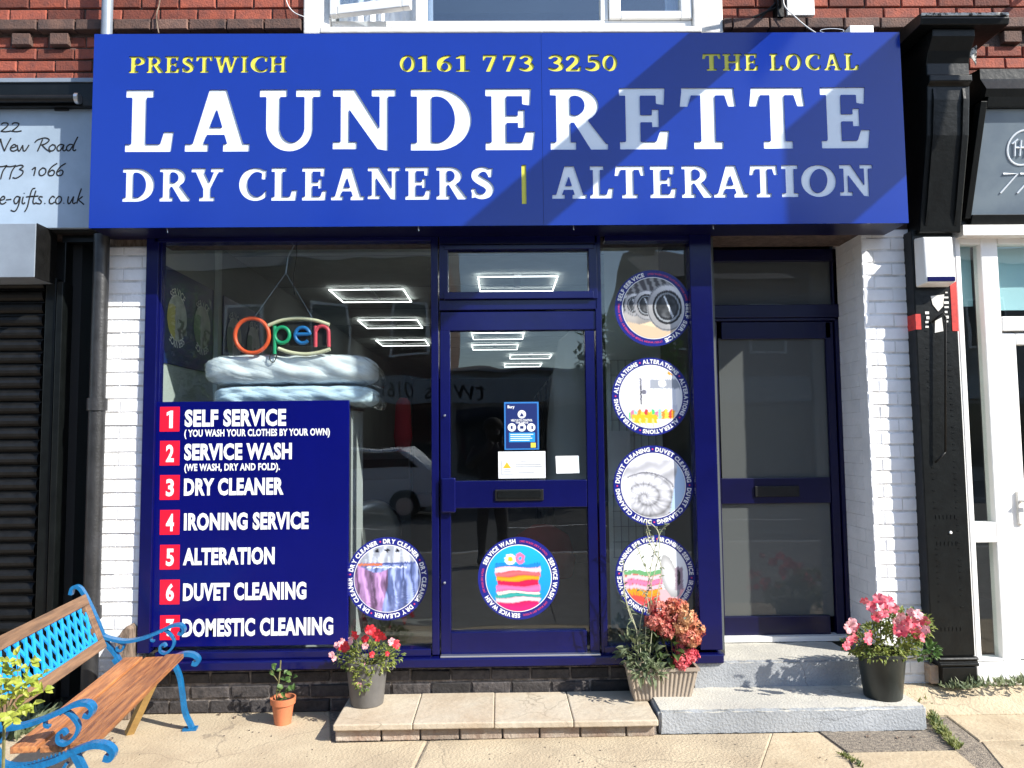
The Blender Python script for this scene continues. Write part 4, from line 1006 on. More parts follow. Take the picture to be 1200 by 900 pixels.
for cx, cy in ((611.5, 485.5), (599.8, 500.8), (611.5, 500.8), (622.5, 500.8)):
    c = P(cx, cy, YN-.0022); n = 24; r_ = .0245; b.add([(c.x+r_*math.cos(k*2*math.pi/n), YN-.0022, c.z+r_*math.sin(k*2*math.pi/n)) for k in range(n)], [tuple(range(n))])
b.build('symbol_disc', 'white', po)
b = MB(); text_px(b, 'Bury', 594.8, 475, 603, 479.5, YN-.0022, bold=.03); text_px(b, 'HELP US TO CONTROL', 599, 491.2, 624, 493.8, YN-.0022, bold=.03); text_px(b, 'THE VIRUS', 604, 494.2, 619, 496.4, YN-.0022, bold=.03); b.build('lettering', 'white', po)
b = MB(); a_, b2, c_, d_ = R(609, 483.4, 614, 488, YN-.0028); b.prism([(a_, c_), (b2, c_), ((a_+b2)/2, d_)], YN-.0028, YN-.0024)
boxpx(b, 609.5, 499.2, 613.5, 502.4, YN-.0028, YN-.0024); boxpx(b, 598.6, 499, 600.8, 502.6, YN-.0028, YN-.0024); boxpx(b, 622.8, 499, 624.6, 503, YN-.0028, YN-.0024); b.build('symbol', 'posterdk', po)
b = MB()
for k in range(4): boxpx(b, 598, 508.6+k*2.3, 625-(k*3.1) % 5, 509.5+k*2.3, YN-.0028, YN-.0024)
b.build('fine_print', 'letw', po)
MT['paper'] = mat('white paper', (0.82, 0.83, 0.84), 0.6, var=.04, scale=9, bump=.2, bscale=10)
MT['inkgrey'] = mat('grey ink', (0.30, 0.31, 0.33), 0.6); MT['yell'] = mat('warning yellow', (0.75, 0.42, 0.02), 0.5)
pa = thing('warning_notice', 'white paper notice with a yellow warning triangle above the letterbox', 'notice', P(611, 560, YN))
b = MB(); boxpx(b, 584, 529, 639.3, 560.5, YN-.001, YN); b.build('sheet', 'paper', pa)
b = MB(); boxpx(b, 587.6, 539.6, 600.6, 556.5, YN-.0016, YN-.0012); b.build('border', 'inkgrey', pa); b = MB(); boxpx(b, 588.1, 540.1, 600.1, 556, YN-.0022, YN-.0018); b.build('label_ground', 'paper', pa)
b = MB(); a_, b2, c_, d_ = R(589.3, 541.4, 598.9, 548.6, YN-.003); b.prism([(a_, c_), (b2, c_), ((a_+b2)/2, d_)], YN-.003, YN-.0024); b.build('warning_triangle', 'yell', pa)
b = MB()
for k, (x0, x1) in enumerate(((591, 598), (590, 599), (591, 597))): boxpx(b, x0, 550+k*2, x1, 550.6+k*2, YN-.003, YN-.0024)
for k, (x0, x1, y) in enumerate(((610, 618, 540), (604, 634, 544), (604, 636, 546.4), (608, 626, 553.5))): boxpx(b, x0, y, x1, y+.6, YN-.0022, YN-.0018)
b.build('fine_print', 'inkgrey', pa)
pb = thing('folded_note', 'small white folded note low on the right of the door glass', 'notice', P(665, 556, YN))
b = MB(); b.prism([(P(651,534.4,YN).x, P(651,534.4,YN).z), (P(678,534,YN).x, P(678,534,YN).z), (P(679,554.4,YN).x, P(679,554.4,YN).z), (P(652,555,YN).x, P(652,555,YN).z)], YN-.0012, YN); b.build('sheet', 'paper', pb)
b = MB(); boxpx(b, 672.6, 535, 678.3, 554, YN-.0022, YN-.0016); b.build('folded_edge', 'duvetb', pb)

# ================================================================== SHOP INTERIOR
MT['leftwall'] = mat('pale left wall paint', (0.42, 0.45, 0.43), 0.8, var=.06, scale=2)
IX0, IX1, IY0, IY1, IZ0, IZ1 = -2.06, 1.245, .30, 13.5, .295, 2.97
b = MB(); b.box(IX0-.1, IX1+.05, .06, IY1, IZ0-.1, IZ0); struct(b.build('shop_floor', 'infloor'))
b = MB(); b.box(IX0-.1, IX1+.05, .301, IY1, IZ1, IZ1+.1); struct(b.build('shop_ceiling', 'ceil'))
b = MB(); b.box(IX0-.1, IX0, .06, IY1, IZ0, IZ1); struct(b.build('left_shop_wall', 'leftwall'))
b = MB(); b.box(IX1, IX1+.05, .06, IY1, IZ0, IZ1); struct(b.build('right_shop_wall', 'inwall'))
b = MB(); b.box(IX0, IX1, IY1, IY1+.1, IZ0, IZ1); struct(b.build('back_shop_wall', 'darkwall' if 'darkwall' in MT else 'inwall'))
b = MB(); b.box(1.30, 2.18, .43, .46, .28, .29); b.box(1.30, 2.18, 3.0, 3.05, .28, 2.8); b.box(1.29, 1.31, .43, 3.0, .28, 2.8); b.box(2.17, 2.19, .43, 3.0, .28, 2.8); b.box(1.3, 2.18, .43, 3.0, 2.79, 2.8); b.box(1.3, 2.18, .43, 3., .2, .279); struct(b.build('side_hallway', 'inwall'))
def G2(px, py, Z): return G(px, py, Z)
for i, (px_, py_) in enumerate(((436,347),(458.5,380),(472.5,402),(606,333),(583.5,394),(580,407),(621.5,418),(612.5,428))):
    c = G(px_, py_, IZ1-.03); w2, d2, e = .35, .33, .0045
    t = thing('ceiling_light', ['square led frame light nearest the left window', 'second square led frame light of the left row', 'farthest square led frame light of the left row', 'square led frame light seen through the transom over the door', 'nearest led frame light seen through the upper door glass', 'second led frame light seen through the upper door glass', 'third led frame light seen through the door, right of centre', 'farthest led frame light seen through the upper door glass'][i], 'ceiling light', c, group='square led frame lights on the shop ceiling')
    b = MB(); b.box(-w2, w2, -d2, -d2+2*e, -.004, .004); b.box(-w2, w2, d2-2*e, d2, -.004, .004); b.box(-w2, -w2+2*e, -d2+2*e+.001, d2-2*e-.001, -.0038, .0038); b.box(w2-2*e, w2, -d2+2*e+.001, d2-2*e-.001, -.0038, .0038)
    b.build('led_strip', 'led', t, local=True)
    b = MB(); b.box(-.03, .03, -.3, .3, .012, .028); b.build('mounting_bar', 'lgrey', t, local=True)
# ceiling board joints
for k in range(6):
    b = MB(); b.box(IX0, IX1, 1.4+k*1.2, 1.412+k*1.2, IZ1-.004, IZ1-.001); struct(b.build('ceiling_joint', 'inkgrey'))
def paint_oval(u, v, seed=0):
    img = C3((.85,.86,.84), u)*(.7+.3*noise2(u, v, 6, 20+seed))[...,None]
    put(img, (u < -.2) & (v < .5), np.array((.75,.70,.35)) if seed == 0 else np.array((.35,.5,.38))); put(img, (v < 0) & (u > .0) & (noise2(u,v,8,5+seed) > .5), np.array((.25,.3,.28)))
    return img
def wall_poster(label, ya, yb_, z0, z1, nd, seed):
    t = thing('wall_poster', label, 'poster', (IX0+.01, (ya+yb_)/2, z0), group='blue posters on the left shop wall')
    b = MB(); b.box(IX0+.002, IX0+.01, ya, yb_, z0, z1); b.build('sheet', 'posterdk', t)
    for k in range(nd):
        yc = ya+(yb_-ya)*(k+.5)/nd; r_ = min((yb_-ya)/nd*.36, (z1-z0)*.33)
        o = disc_print('picture', lambda u, v: paint_oval(u, v, seed+k), 0, 0, r_, 0, t, na=40, nr=10)
        o.data.transform(Matrix.Translation(OFF[t.name]).to_4x4()); o.data.transform(Matrix.Rotation(math.pi/2, 4, 'Z')); o.location = (.003, yc-(ya+yb_)/2, (z0+z1)/2-z0)
        b = MB()
        co_t = ring_text(b, 'SERVICE', 0, 0, r_*1.13, .05, 0, 130, 50); ring_text(b, 'SERVICE', 0, 0, r_*1.13, .05, 0, -50, -130)
        o2 = b.build('lettering', 'white', t, local=True); o2.data.transform(Matrix.Rotation(math.pi/2, 4, 'Z')); o2.location = (.004, yc-(ya+yb_)/2, (z0+z1)/2-z0)
wall_poster('blue wall poster with two oval pictures nearest the window', .16, .98, 2.02, 2.62, 2, 0)
wall_poster('blue wall poster farther along the left shop wall', 1.18, 2.1, 2.02, 2.62, 2, 3)
b = MB(); b.box(IX0+.001, IX0+.03, 1.02, 1.08, IZ0, IZ1); b.box(IX0+.001, IX0+.03, .10, .135, IZ0, IZ1); b.build('wall_trunking', 'ceil', label='pale vertical trunking on the left shop wall between the posters', cat='trunking')
# cabinet behind the panel and the two bagged duvets on it
cz = P(320, 478, .3).z
cbx0, cbx1 = P(232, 600, .2).x, P(411, 600, .2).x
cb = thing('display_cabinet', 'steel edged cabinet behind the blue service panel', 'cabinet', ((cbx0+cbx1)/2, .4, IZ0))
b = MB(); b.box(cbx0, cbx1-.006, .206, .64, IZ0, cz-.02); b.build('body', 'lgrey', cb)
b = MB(); b.box(cbx1-.022, cbx1, .18, .205, IZ0, cz); b.box(cbx0, cbx1, .18, .65, cz-.0195, cz-.0003); b.build('steel_edge', 'steel', cb)
def bag(label, x0, x1, y0, y1, z0, z1, m, seed):
    t = thing('bagged_duvet', label, 'duvet', ((x0+x1)/2, (y0+y1)/2, z0), group='bagged duvets in the window')
    for nm, mm, g_, amp in (('duvet', m, 0.0, .010), ('plastic_bag', 'plastic', .010, .013)):
        bm = bmesh.new(); bmesh.ops.create_cube(bm, size=2); bmesh.ops.subdivide_edges(bm, edges=bm.edges, cuts=40, use_grid_fill=True)
        rr = np.random.default_rng(seed)
        ph = rr.random(12)*6.3
        for v in bm.verts:
            x, y, z = v.co; q = (abs(x)**7+abs(y)**4+abs(z)**4)**(1/4.6)
            q = max(q, .3); x, y, z = x/q**.9, y/q**.9, z/q**.95
            n_ = math.sin(x*9+ph[0]+3*math.sin(z*2+ph[1]))*.5+math.sin(x*21+z*4+ph[2])*.3+math.sin(y*8+z*7+ph[3])*.3+(.5*math.sin(x*37+z*19+ph[4]) if g_ else 0)
            rid = lambda t: (1-abs(math.sin(t)))**3
            n_ -= .9*rid(x*6+2.2*z+1.5*math.sin(z*3+ph[5])+ph[6])*(.4+.6*abs(z))+.7*rid(x*13-3*z+ph[7]+2*math.sin(x*4))*(.3+.7*abs(x))
            s_ = 1+amp*n_*3.8
            v.co = (x*(x1-x0)/2*(1+g_), y*(y1-y0)/2*s_*(1+g_), (z*s_+.0)*(z1-z0)/2*(1+g_*3)+(z1-z0)/2)
        if g_:                                   # gathered end of the bag
            for v in bm.verts:
                if v.co.x > (x1-x0)*.44: k = (v.co.x-(x1-x0)*.44); v.co.x += k*.6; v.co.z -= k*.9+.0; v.co.y += .02*math.sin(v.co.z*70)
        me = bpy.data.meshes.new(nm); bm.to_mesh(me); bm.free(); me.materials.append(MT[mm]); me.polygons.foreach_set('use_smooth', [True]*len(me.polygons))
        link(nm, me, t)
dx0, dx1 = P(246, 465, .16).x, P(437, 465, .16).x; zm = P(340, 451, .16).z; zt2 = P(340, 414.5, .16).z
bag('pale blue bagged duvet at the bottom of the pair on the cabinet', dx0, dx1, .10, .58, cz+.001, zm-.002, 'duvetb', 3)
bag('white bagged duvet on top of the blue one beneath the open sign', P(236, 430, .16).x, P(436, 430, .16).x, .09, .58, zm+.001, zt2, 'duvet', 8)
# open sign
YO = .075
MT['o1'] = mat('orange red tube', (.75,.10,.03), .4); MT['o2'] = mat('green tube', (.01,.33,.15), .4); MT['o3'] = mat('blue tube', (.01,.15,.42), .4); MT['o4'] = mat('coral red tube', (.68,.07,.10), .4); MT['o5'] = mat('cream tube', (.70,.66,.45), .4)
os_ = thing('open_sign', 'hanging open sign of coloured tube letters above the bagged duvets', 'sign', P(330, 416, YO))
q = lambda x, y: P(x, y, YO)
def arc(cx, cy, rx, ry, a0, a1, n=22): return [q(cx+rx*math.cos(math.radians(a0+(a1-a0)*i/n)), cy-ry*math.sin(math.radians(a0+(a1-a0)*i/n))) for i in range(n+1)]
def otube(name, paths, m, r=.0115):
    b = MB()
    for p_ in paths: b.tube(p_, r, 8)
    b.build(name, m, os_, smooth=True, angle=50)
b = MB(); b.tube(arc(295.3, 393.3, 20, 20.5, 0, 352), .0125, 10, closed=True); b.build('letter_o', 'o1', os_, smooth=True)
otube('letter_p', [[q(321.8, 382), q(321.8, 415)], arc(330.5, 392.7, 8.6, 9.2, 178, -178)], 'o2')
otube('letter_e', [[q(346, 392), q(362.5, 391.5)]+arc(354.4, 393, 8.6, 9.2, 8, 318)], 'o3')
otube('letter_n', [[q(369.7, 382), q(369.7, 406.5)], [q(369.7, 389)]+arc(377.5, 389.5, 7.5, 7.3, 170, 0)+[q(385.4, 406.5)]], 'o4')
otube('upper_arc', [crom([q(314.5, 381.5), q(330, 375.4), q(348, 373), q(368, 375), q(386, 380.8)])], 'o5'); otube('lower_arc', [crom([q(326, 408.3), q(340, 413), q(357, 415), q(373, 413.2), q(387, 409)])], 'o5')
b = MB(); b.box(q(318,0).x, q(384,0).x, YO+.013, YO+.02, q(0,408).z, q(0,380).z); b.build('backplate', 'gap', os_)
b = MB(); b.tube([q(298, 372), q(335, 320), q(366, 372)], .0022, 5); b.tube([q(335, 320), q(338, 300), q(347, 283)], .004, 5); b.build('chain', 'steel', os_)
b = MB(); b.tube(crom([q(347, 280), q(347.5, 300), q(344, 325), q(345, 345)]), .003, 5); b.tube(crom([q(318, 412), q(316, 421), q(321, 424), q(326, 412)]), .003, 5); b.build('power_cord', 'gap', os_)
# washing machines
def washer(label, x, y, rz, w_=.7, h=1.15, m='lgrey'):
    t = thing('washing_machine', label, 'washing machine', (x, y, IZ0), rz, 'washing machines in the shop')
    b = MB(); b.box(-w_/2, w_/2, 0, .7, 0, h); b.build('cabinet', m, t, local=True, bevel=.01)
    for nm, m2, prof in (('door_ring', 'steel', [(.17, .0), (.245, .0), (.25, .03), (.22, .055), (.18, .05)]), ('door_glass', 'gap', [(.02, .03), (.10, .028), (.178, .02), (.178, .0)])):
        b = MB(); b.lathe(prof, (0,0,0), 32); b.xf(Matrix.Translation((0, -.001, .56)) @ Matrix.Rotation(math.pi/2, 4, 'X')); b.build(nm, m2, t, local=True, smooth=True)
    b = MB(); b.box(-w_/2+.03, w_/2-.03, -.012, -.001, h-.2, h-.05); b.build('control_panel', 'gap', t, local=True)
MT['dkm'] = mat('dark machine enamel', (0.05, 0.052, 0.055), 0.35)
washer('large washing machine with a steel door ring between the panel and the shop door', P(432, 560, 1.1).x, 1.15, math.radians(38), m='dkm')
for k in range(5): washer('%s dark washing machine along the left shop wall' % ['nearest', 'second', 'third', 'fourth', 'farthest'][k], IX0+.72, 3.0+k*.8, math.radians(90), m='dkm')
for k in range(5): washer('%s tall tumble dryer along the right shop wall' % ['nearest', 'second', 'third', 'fourth', 'farthest'][k], IX1-.72, 3.6+k*.9, math.radians(-90), h=1.9, m='dkm')
# screen wall seen through the narrow right window
b = MB(); b.box(P(712, 500, .6).x, P(776, 500, .6).x, .60, .63, IZ0, IZ1-.01); b.build('partition', 'ceil', label='pale tiled partition behind the round stickers in the narrow window', cat='partition')
b = MB()
for k in range(14): b.box(P(716, 500, .59).x, P(770, 500, .59).x, .594, .599, 2.05-k*.1, 2.053-k*.1)
for k in range(7): b.box(P(717+k*8.5, 500, .59).x, P(717.6+k*8.5, 500, .59).x, .5935, .5985, .75, 2.05)
b.build('partition_grid', 'inkgrey', label='grid of grey tile joints on the pale partition', cat='tile grid')
b = MB(); boxpx(b, 713, 505, 739, 562, .592, .5925); b.build('list_sheet', 'paper', label='price list sheet on the pale partition left of the duvet sticker', cat='notice')
for i, (px_, z_, m2, s_) in enumerate(((458, .62, 'mred', .16), (640, .55, 'mred', .3))):
    b = MB(); b.lathe([(s_*.9, 0), (s_, s_*.5), (s_*.8, s_*1.2), (s_*.3, s_*1.5)] if i else [(.06, 0), (.075, .15), (.06, .42), (.03, .46)], (P(px_, 500, 1.8).x+(.0 if i else .10), 1.8+i*.8, IZ0 if i else 1.42), 14)
    if i: b.build('reflection_mound', m2, smooth=True, label='red laundry on the floor behind the shop door', cat='mound')  # red shape added in place of a reflection in the door glass
    else: b.build('red_garment', m2, smooth=True, label='red garment bundle beside the bagged duvets', cat='garment')
# hanging clear bags of cleaned clothes by the door
b = MB()
for k in range(3):
    x = P(672, 430, 1.3).x+k*.07; pts = []
    n = 12; vs = []
    for zz, ww in ((2.35, .02), (2.28, .10), (2.0, .17), (1.6, .19), (1.05, .2)):
        for i in range(n): a = 2*math.pi*i/n; vs.append((x+ww*math.cos(a)*(1+.12*math.sin(i*3+zz*9)), 1.3+k*.1+ww*.5*math.sin(a), zz))
    fs = [(r_*n+i, r_*n+(i+1) % n, r_*n+n+(i+1) % n, r_*n+n+i) for r_ in range(4) for i in range(n)]
    b.add(vs, fs)
b.build('garment_bags', 'lgrey', smooth=True, label='pale bagged garments hanging behind the right of the upper door glass', cat='garments')

# ================================================================== LEFT NEIGHBOUR
YG = -.10
ln = thing('left_shopfront', 'black painted neighbouring shopfront with a roller shutter left of the downpipe', 'shopfront', (P(40, 800).x, 0, 0))
def lb(name, x0, y0, x1, y1, yf, yb, m='black', bevel=.004, **k): b = MB(); boxpx(b, x0, y0, x1, y1, yf, yb); return b.build(name, m, ln, bevel=bevel, **k)
XS0, XS1 = P(-150, 500, .0).x, P(45, 500, .03).x
z = -.0; i = 0
while z < 2.52:                                            # shutter laths
    pr_ = [(.055, z), (.040, z+.006), (.028, z+.02), (.024, z+.036), (.028, z+.052), (.040, z+.064), (.052, z+.068), (.052, z+.0735), (.066, z+.0735), (.066, z)]
    b = MB(); b.prismx(pr_, XS0, XS1); b.build('shutter_slat', 'blackm', ln); z += .0742; i += 1
lb('shutter_guide', 45.5, 326, 58, 832, -.01, .08); lb('corner_post', 58.5, 330, 66, 834, -.03, .10)
b = MB(); boxpx(b, -160, 262.5, 41.2, 325.5, -.20, .0); bb = b.build('shutter_housing', 'galv', ln, bevel=.003)
x0, x1, z0, z1 = R(-160, 262.5, 41.2, 325.5, -.20); b = MB(); b.box(x1+.0005, x1+.006, -.197, .0, z0-.002, z1+.002); b.build('housing_end_plate', 'blackm', ln)
lb('doorway_door', 60, 286, 118, 840, .42, .46); lb('doorway_side', 66.3, 282, 69, 834, .0, .42); 
b = MB(); b.box(P(66,500).x, P(118,500).x, .0, .46, 2.72, 2.76); b.build('doorway_soffit', 'black', ln)
b = MB(); b.box(P(66,500).x, P(116,500).x, .02, .42, -.01, .08); b.build('doorstep', 'blackm', ln)
for y0, y1 in ((300, 470), (490, 620), (640, 800)): lb('door_panel', 72, y0, 104, y1, .405, .4195)
b = MB(); b.box(XS0, XS1+.2, .075, .3, -.1, 2.76); b.build('shop_wall', 'gap', ln)
b = MB(); b.box(P(112,500,.0).x, px0-.001, -.0, .30, .0, 2.74); b.build('doorway_jamb', 'black', ln)
lb('fascia_board', -200, 125.5, 109, 268, YG, YG+.03, 'greyb'); b = MB(); b.box(P(-200,200,YG).x, P(112,200,YG).x, -.068, -.001, 2.765, 3.57); b.build('fascia_backing', 'gap', ln)
lb('cornice_board', -200, 97, 112, 125, -.14, -.0005); lb('lead_flashing', -200, 91.5, 110, 96.4, -.15, -.0, 'flash' if 'flash' in MT else 'galv', .002)
c0, c1 = P(-200, 115, -.17), P(89, 115.5, -.17); b = MB(); b.tube([(c0.x, -.17, c1.z), (c1.x, -.17, c1.z)], .021, 14); b.build('awning_roller', 'blackm', ln, smooth=True, angle=50)
b = MB(); b.tube([(c1.x, -.17, c1.z), (c1.x+.02, -.17, c1.z)], .031, 14); b.build('roller_end_cap', 'steel', ln)
lb('hinge_plate', 63, 124.5, 80, 129, -.115, -.1005, 'blackm')
# single-stroke italic lettering
ST = {'2': [[(0,.8),(.15,.98),(.4,.92),(.4,.65),(.2,.3),(0,.02)],[(0,.04),(.3,-.03),(.62,.06)]],
 'N': [[(-.12,-.02),(.05,.1),(.15,.5),(.25,1.02)],[(.25,1.02),(.35,.5),(.5,0)],[(.5,0),(.64,.5),(.85,1.08)]],
 'e': [[(.05,.25),(.3,.33),(.34,.47),(.22,.53),(.05,.3),(.08,.06),(.25,0),(.45,.14)]],
 'w': [[(0,.5),(.06,.1),(.15,.02),(.32,.48)],[(.32,.48),(.36,.06),(.48,.04),(.68,.5)]],
 'R': [[(.05,-.02),(.2,.5),(.32,.95)],[(-.12,.7),(.05,.92),(.45,1.07),(.70,.9),(.5,.6),(.25,.48)],[(.3,.5),(.5,.18),(.8,-.1)]],
 'o': [[(.22,.52),(.04,.3),(.06,.05),(.22,0),(.38,.2),(.36,.44),(.2,.52)]],
 'a': [[(.40,.48),(.2,.52),(.03,.28),(.08,.02),(.22,.05),(.40,.48)],[(.42,.5),(.36,.1),(.45,.0),(.56,.12)]],
 'd': [[(.40,.48),(.2,.52),(.03,.28),(.08,.02),(.22,.05),(.42,.5)],[(.66,1.15),(.48,.6),(.40,.12),(.48,.0),(.58,.1)]],
 '7': [[(0,.86),(.3,.84),(.62,.95)],[(.62,.95),(.38,.45),(.25,-.3)]],
 '3': [[(.08,.86),(.35,.97),(.5,.85),(.28,.58)],[(.28,.58),(.5,.42),(.42,.08),(.1,-.22),(-.12,-.16)]],
 '1': [[(.02,.55),(.22,.74),(.14,0)]], '0': [[(.25,.72),(.05,.45),(.06,.1),(.22,0),(.42,.25),(.42,.6),(.23,.72)]],
 '6': [[(.6,1.12),(.28,.8),(.07,.32),(.14,.02),(.36,.04),(.45,.35),(.3,.5),(.12,.3)]], '-': [[(.02,.28),(.36,.32)]],
 'g': [[(.40,.46),(.2,.52),(.03,.28),(.1,.03),(.25,.08),(.40,.46)],[(.43,.5),(.33,-.1),(.12,-.5),(-.16,-.44)]],
 'i': [[(.12,.5),(.06,.12),(.15,0),(.25,.1)],[(.17,.72),(.18,.76)]], 'f': [[(.62,1.08),(.42,1.0),(.28,.5),(.15,-.2),(-.02,-.55)],[(.05,.48),(.5,.53)]],
 't': [[(.28,.92),(.12,.2),(.2,0),(.34,.1)],[(.0,.5),(.46,.54)]], 's': [[(.36,.46),(.18,.5),(.12,.36),(.28,.16),(.2,0),(-.02,.04)]],
 '.': [[(.08,.0),(.1,.05)]], 'c': [[(.38,.42),(.24,.52),(.05,.3),(.06,.06),(.2,0),(.38,.12)]],
 'u': [[(.04,.5),(0,.12),(.12,0),(.36,.46)],[(.38,.5),(.32,.1),(.42,0),(.52,.1)]], 'k': [[(.32,1.05),(.16,.5),(.05,0)],[(.42,.5),(.12,.24)],[(.14,.26),(.35,.08),(.52,-.08)]], ' ': []}
AD = {'N':.8,'R':.68,'w':.68,'2':.66,'7':.55,'3':.58,'e':.42,'o':.46,'a':.54,'d':.58,'1':.42,'0':.52,'6':.52,'-':.5,'g':.5,'i':.26,'f':.38,'t':.38,'s':.42,'.':.34,'c':.42,'u':.54,'k':.5,' ':.45}
def script(s, x0, x1, ybase, cap, Y, r=.0042, parent=ln, m='gap'):
    tot = sum(AD[c] for c in s); A = P(x0, ybase, Y); B = P(x1, ybase, Y); k = (B.x-A.x)/tot; hc = cap/200; acc = 0
    for c in s:
        b = MB()
        for st_ in ST[c]: b.tube(crom([(A.x+(acc+u)*k, Y, A.z+v*hc) for u, v in st_], 5), r, 5, flat=.3)
        if b.v: b.build('letter', m, parent)
        acc += AD[c]
YT = YG-.0015
script('22', 1, 26, 154, 10.5, YT); script('New Road', -5, 89, 177, 14.5, YT); script('773 1066', -4, 75, 206, 13, YT); script('e-gifts.co.uk', -1, 98, 239, 17, YT)

# ================================================================== RIGHT NEIGHBOUR
rn = thing('right_shopfront', 'neighbouring shopfront with black pilaster, carved bracket and slate grey fascia', 'shopfront', (P(1150, 800).x, 0, 0))
BX0, BX1 = 2.455, 2.70
def zc(z): return 2.71+(z-2.74)*1.045
b = MB(); b.box(P(1066, 200).x, BX0, -.02, -.001, 2.72, 3.85); b.box(P(1066, 200).x-.0, BX0-.001, -.30, -.0205, zc(3.74), zc(3.8)); b.build('bracket_backboard', 'black', rn)
b = MB(); b.prismx([(0, zc(3.40)), (0, zc(3.80)), (-.36, zc(3.80)), (-.355, zc(3.76)), (-.31, zc(3.70)), (-.285, zc(3.64)), (-.285, zc(3.575)), (-.31, zc(3.565)), (-.31, zc(3.53)), (-.28, zc(3.515)), (-.275, zc(3.44)), (-.25, zc(3.25)), (-.20, zc(3.05)), (-.15, zc(2.85)), (-.125, zc(2.74)), (0, zc(2.74))], BX0, BX1); b.build('console_bracket', 'black', rn, bevel=.006)
b = MB(); b.prismx([(-.02, zc(3.801)), (-.40, zc(3.801)), (-.41, zc(3.83)), (-.40, zc(3.862)), (-.02, zc(3.90))], BX0-.09, BX1+.165); b.build('capping_slab', 'black', rn, bevel=.004)
MT['flake'] = mat('flaking white edge paint', (0.55, 0.54, 0.5), 0.8, scale=45, col2=(0.02, 0.02, 0.02), contrast=.8)
b = MB(); b.box(BX0-.085, BX1+.16, -.412, -.405, zc(3.845), zc(3.860)); b.build('flaking_edge', 'flake', rn)
for a_, b2 in ((BX0+.03, BX0+.045), (BX1-.045, BX1-.03)):
    b = MB(); b.prismx([(-.285, zc(3.50)), (-.29, zc(3.44)), (-.262, zc(3.25)), (-.212, zc(3.05)), (-.162, zc(2.85)), (-.137, zc(2.78)), (-.12, zc(2.78)), (-.2, zc(3.05)), (-.27, zc(3.50))], a_, b2); b.build('bracket_rib', 'black', rn)
b = MB(); c = P(1140, 64, -.295); b.prism([(c.x-.06, c.z), (c.x+.03, c.z+.06), (c.x+.02, c.z-.06), (c.x-.0, c.z-.02)], -.290, -.286); b.build('peeling_patch', 'flake', rn)
# pilaster
PZ = .125; PX0, PX1 = P(1081, 540, -.09).x, P(1131, 540, -.09).x
b = MB(); b.box(PX0, PX1, -.09, .25, .28, 2.735); b.build('pilaster', 'black', rn, bevel=.006)
b = MB(); b.box(PX0+.045, PX1-.008, -.11, .2, PZ, .225); b.prismx([(-.095, .228), (-.118, .232), (-.118, .245), (-.105, .252), (-.105, .262), (-.118, .268), (-.112, .279), (0, .279), (0, .228)], PX0+.03, PX1+.004); b.build('pilaster_base', 'black', rn, bevel=.003)
b = MB(); b.box(PX0, PX0+.044, -.07, .2, PZ, .226); b.build('broken_brick_base', 'sbrick', rn)
b = MB()
for k in range(60):                                          # raised beads of old glue down the pilaster
    z = .55+k*.033
    for xx in (PX0+.06, PX1-.06):
        if random.random() < .75: b.box(xx-.008, xx+.008, -.0925, -.0895, z, z+.005)
for z in (.42, .9, 1.05):
    for k in range(6): b.box(PX0+.06+k*.022, PX0+.065+k*.022, -.0925, -.0895, z, z+.022)
o = b.build('glue_beads', 'black', rn, kind='stuff')
def pt(x0, y0, x1, y1, m, name='paint_patch'): b = MB(); boxpx(b, x0, y0, x1, y1, -.0935, -.0905); b.build(name, m, rn)
MT['cyan'] = mat('pale cyan painted sky reflection', (0.42, 0.66, 0.72), .6, var=.03, scale=2)
MT['oldred'] = mat('old red paint', (0.55, 0.03, 0.02), 0.5, var=.2, scale=30); MT['oldw'] = mat('old white paint', (0.75, 0.72, 0.66), 0.6, var=.1, scale=20)
b = MB(); b.box(PX1-.035, PX1+.001, -.0925, .0, P(1118, 388, -.09).z, P(1118, 330, -.09).z); b.build('red_corner_paint', 'oldred', rn)
b = MB(); b.box(PX0-.001, PX0+.03, -.0925, .0, P(1080, 386, -.09).z, P(1080, 368, -.09).z); b.build('red_corner_paint', 'oldred', rn)
for k in range(7): pt(1106+random.uniform(0,2), 342+k*5.6, 1110+random.uniform(0,2), 343.5+k*5.6+random.uniform(0,2), 'oldw')
for k in range(4): pt(1084+random.uniform(0,2), 365+k*5.6, 1088+random.uniform(0,1.5), 366.5+k*5.6+random.uniform(0,2), 'oldw')
b = MB(); c = P(1099, 357, -.092); b.prism([(c.x-.04, c.z+.05), (c.x+.04, c.z+.06), (c.x+.03, c.z-.01), (c.x+.0, c.z-.04), (c.x-.03, c.z)], -.0938, -.0905); c = P(1100, 382, -.092); b.prism([(c.x-.02, c.z+.03), (c.x+.02, c.z+.05), (c.x+.025, c.z-.03), (c.x-.025, c.z-.04)], -.0938, -.0905); b.build('white_paint_patch', 'oldw', rn)
b = MB(); c0, c1, c2, c3 = P(1092, 378, -.10), P(1105, 366, -.13), P(1108, 530, -.13), P(1096, 542, -.10)
b.tube([c0, c1, P(1108, 372, -.13)]+[c2], .006, 8); b.tube([c2, c3], .006, 8); b.build('pull_bar', 'blackm', rn, smooth=True)
c = P(1114, 624, -.09); b = MB(); b.lathe([(.009, 0), (.007, .006)], (0,0,0), 10); b.xf(Matrix.Translation((c.x, -.0905, c.z)) @ Matrix.Rotation(math.pi/2, 4, 'X')); b.build('round_stud', 'upvc', rn)
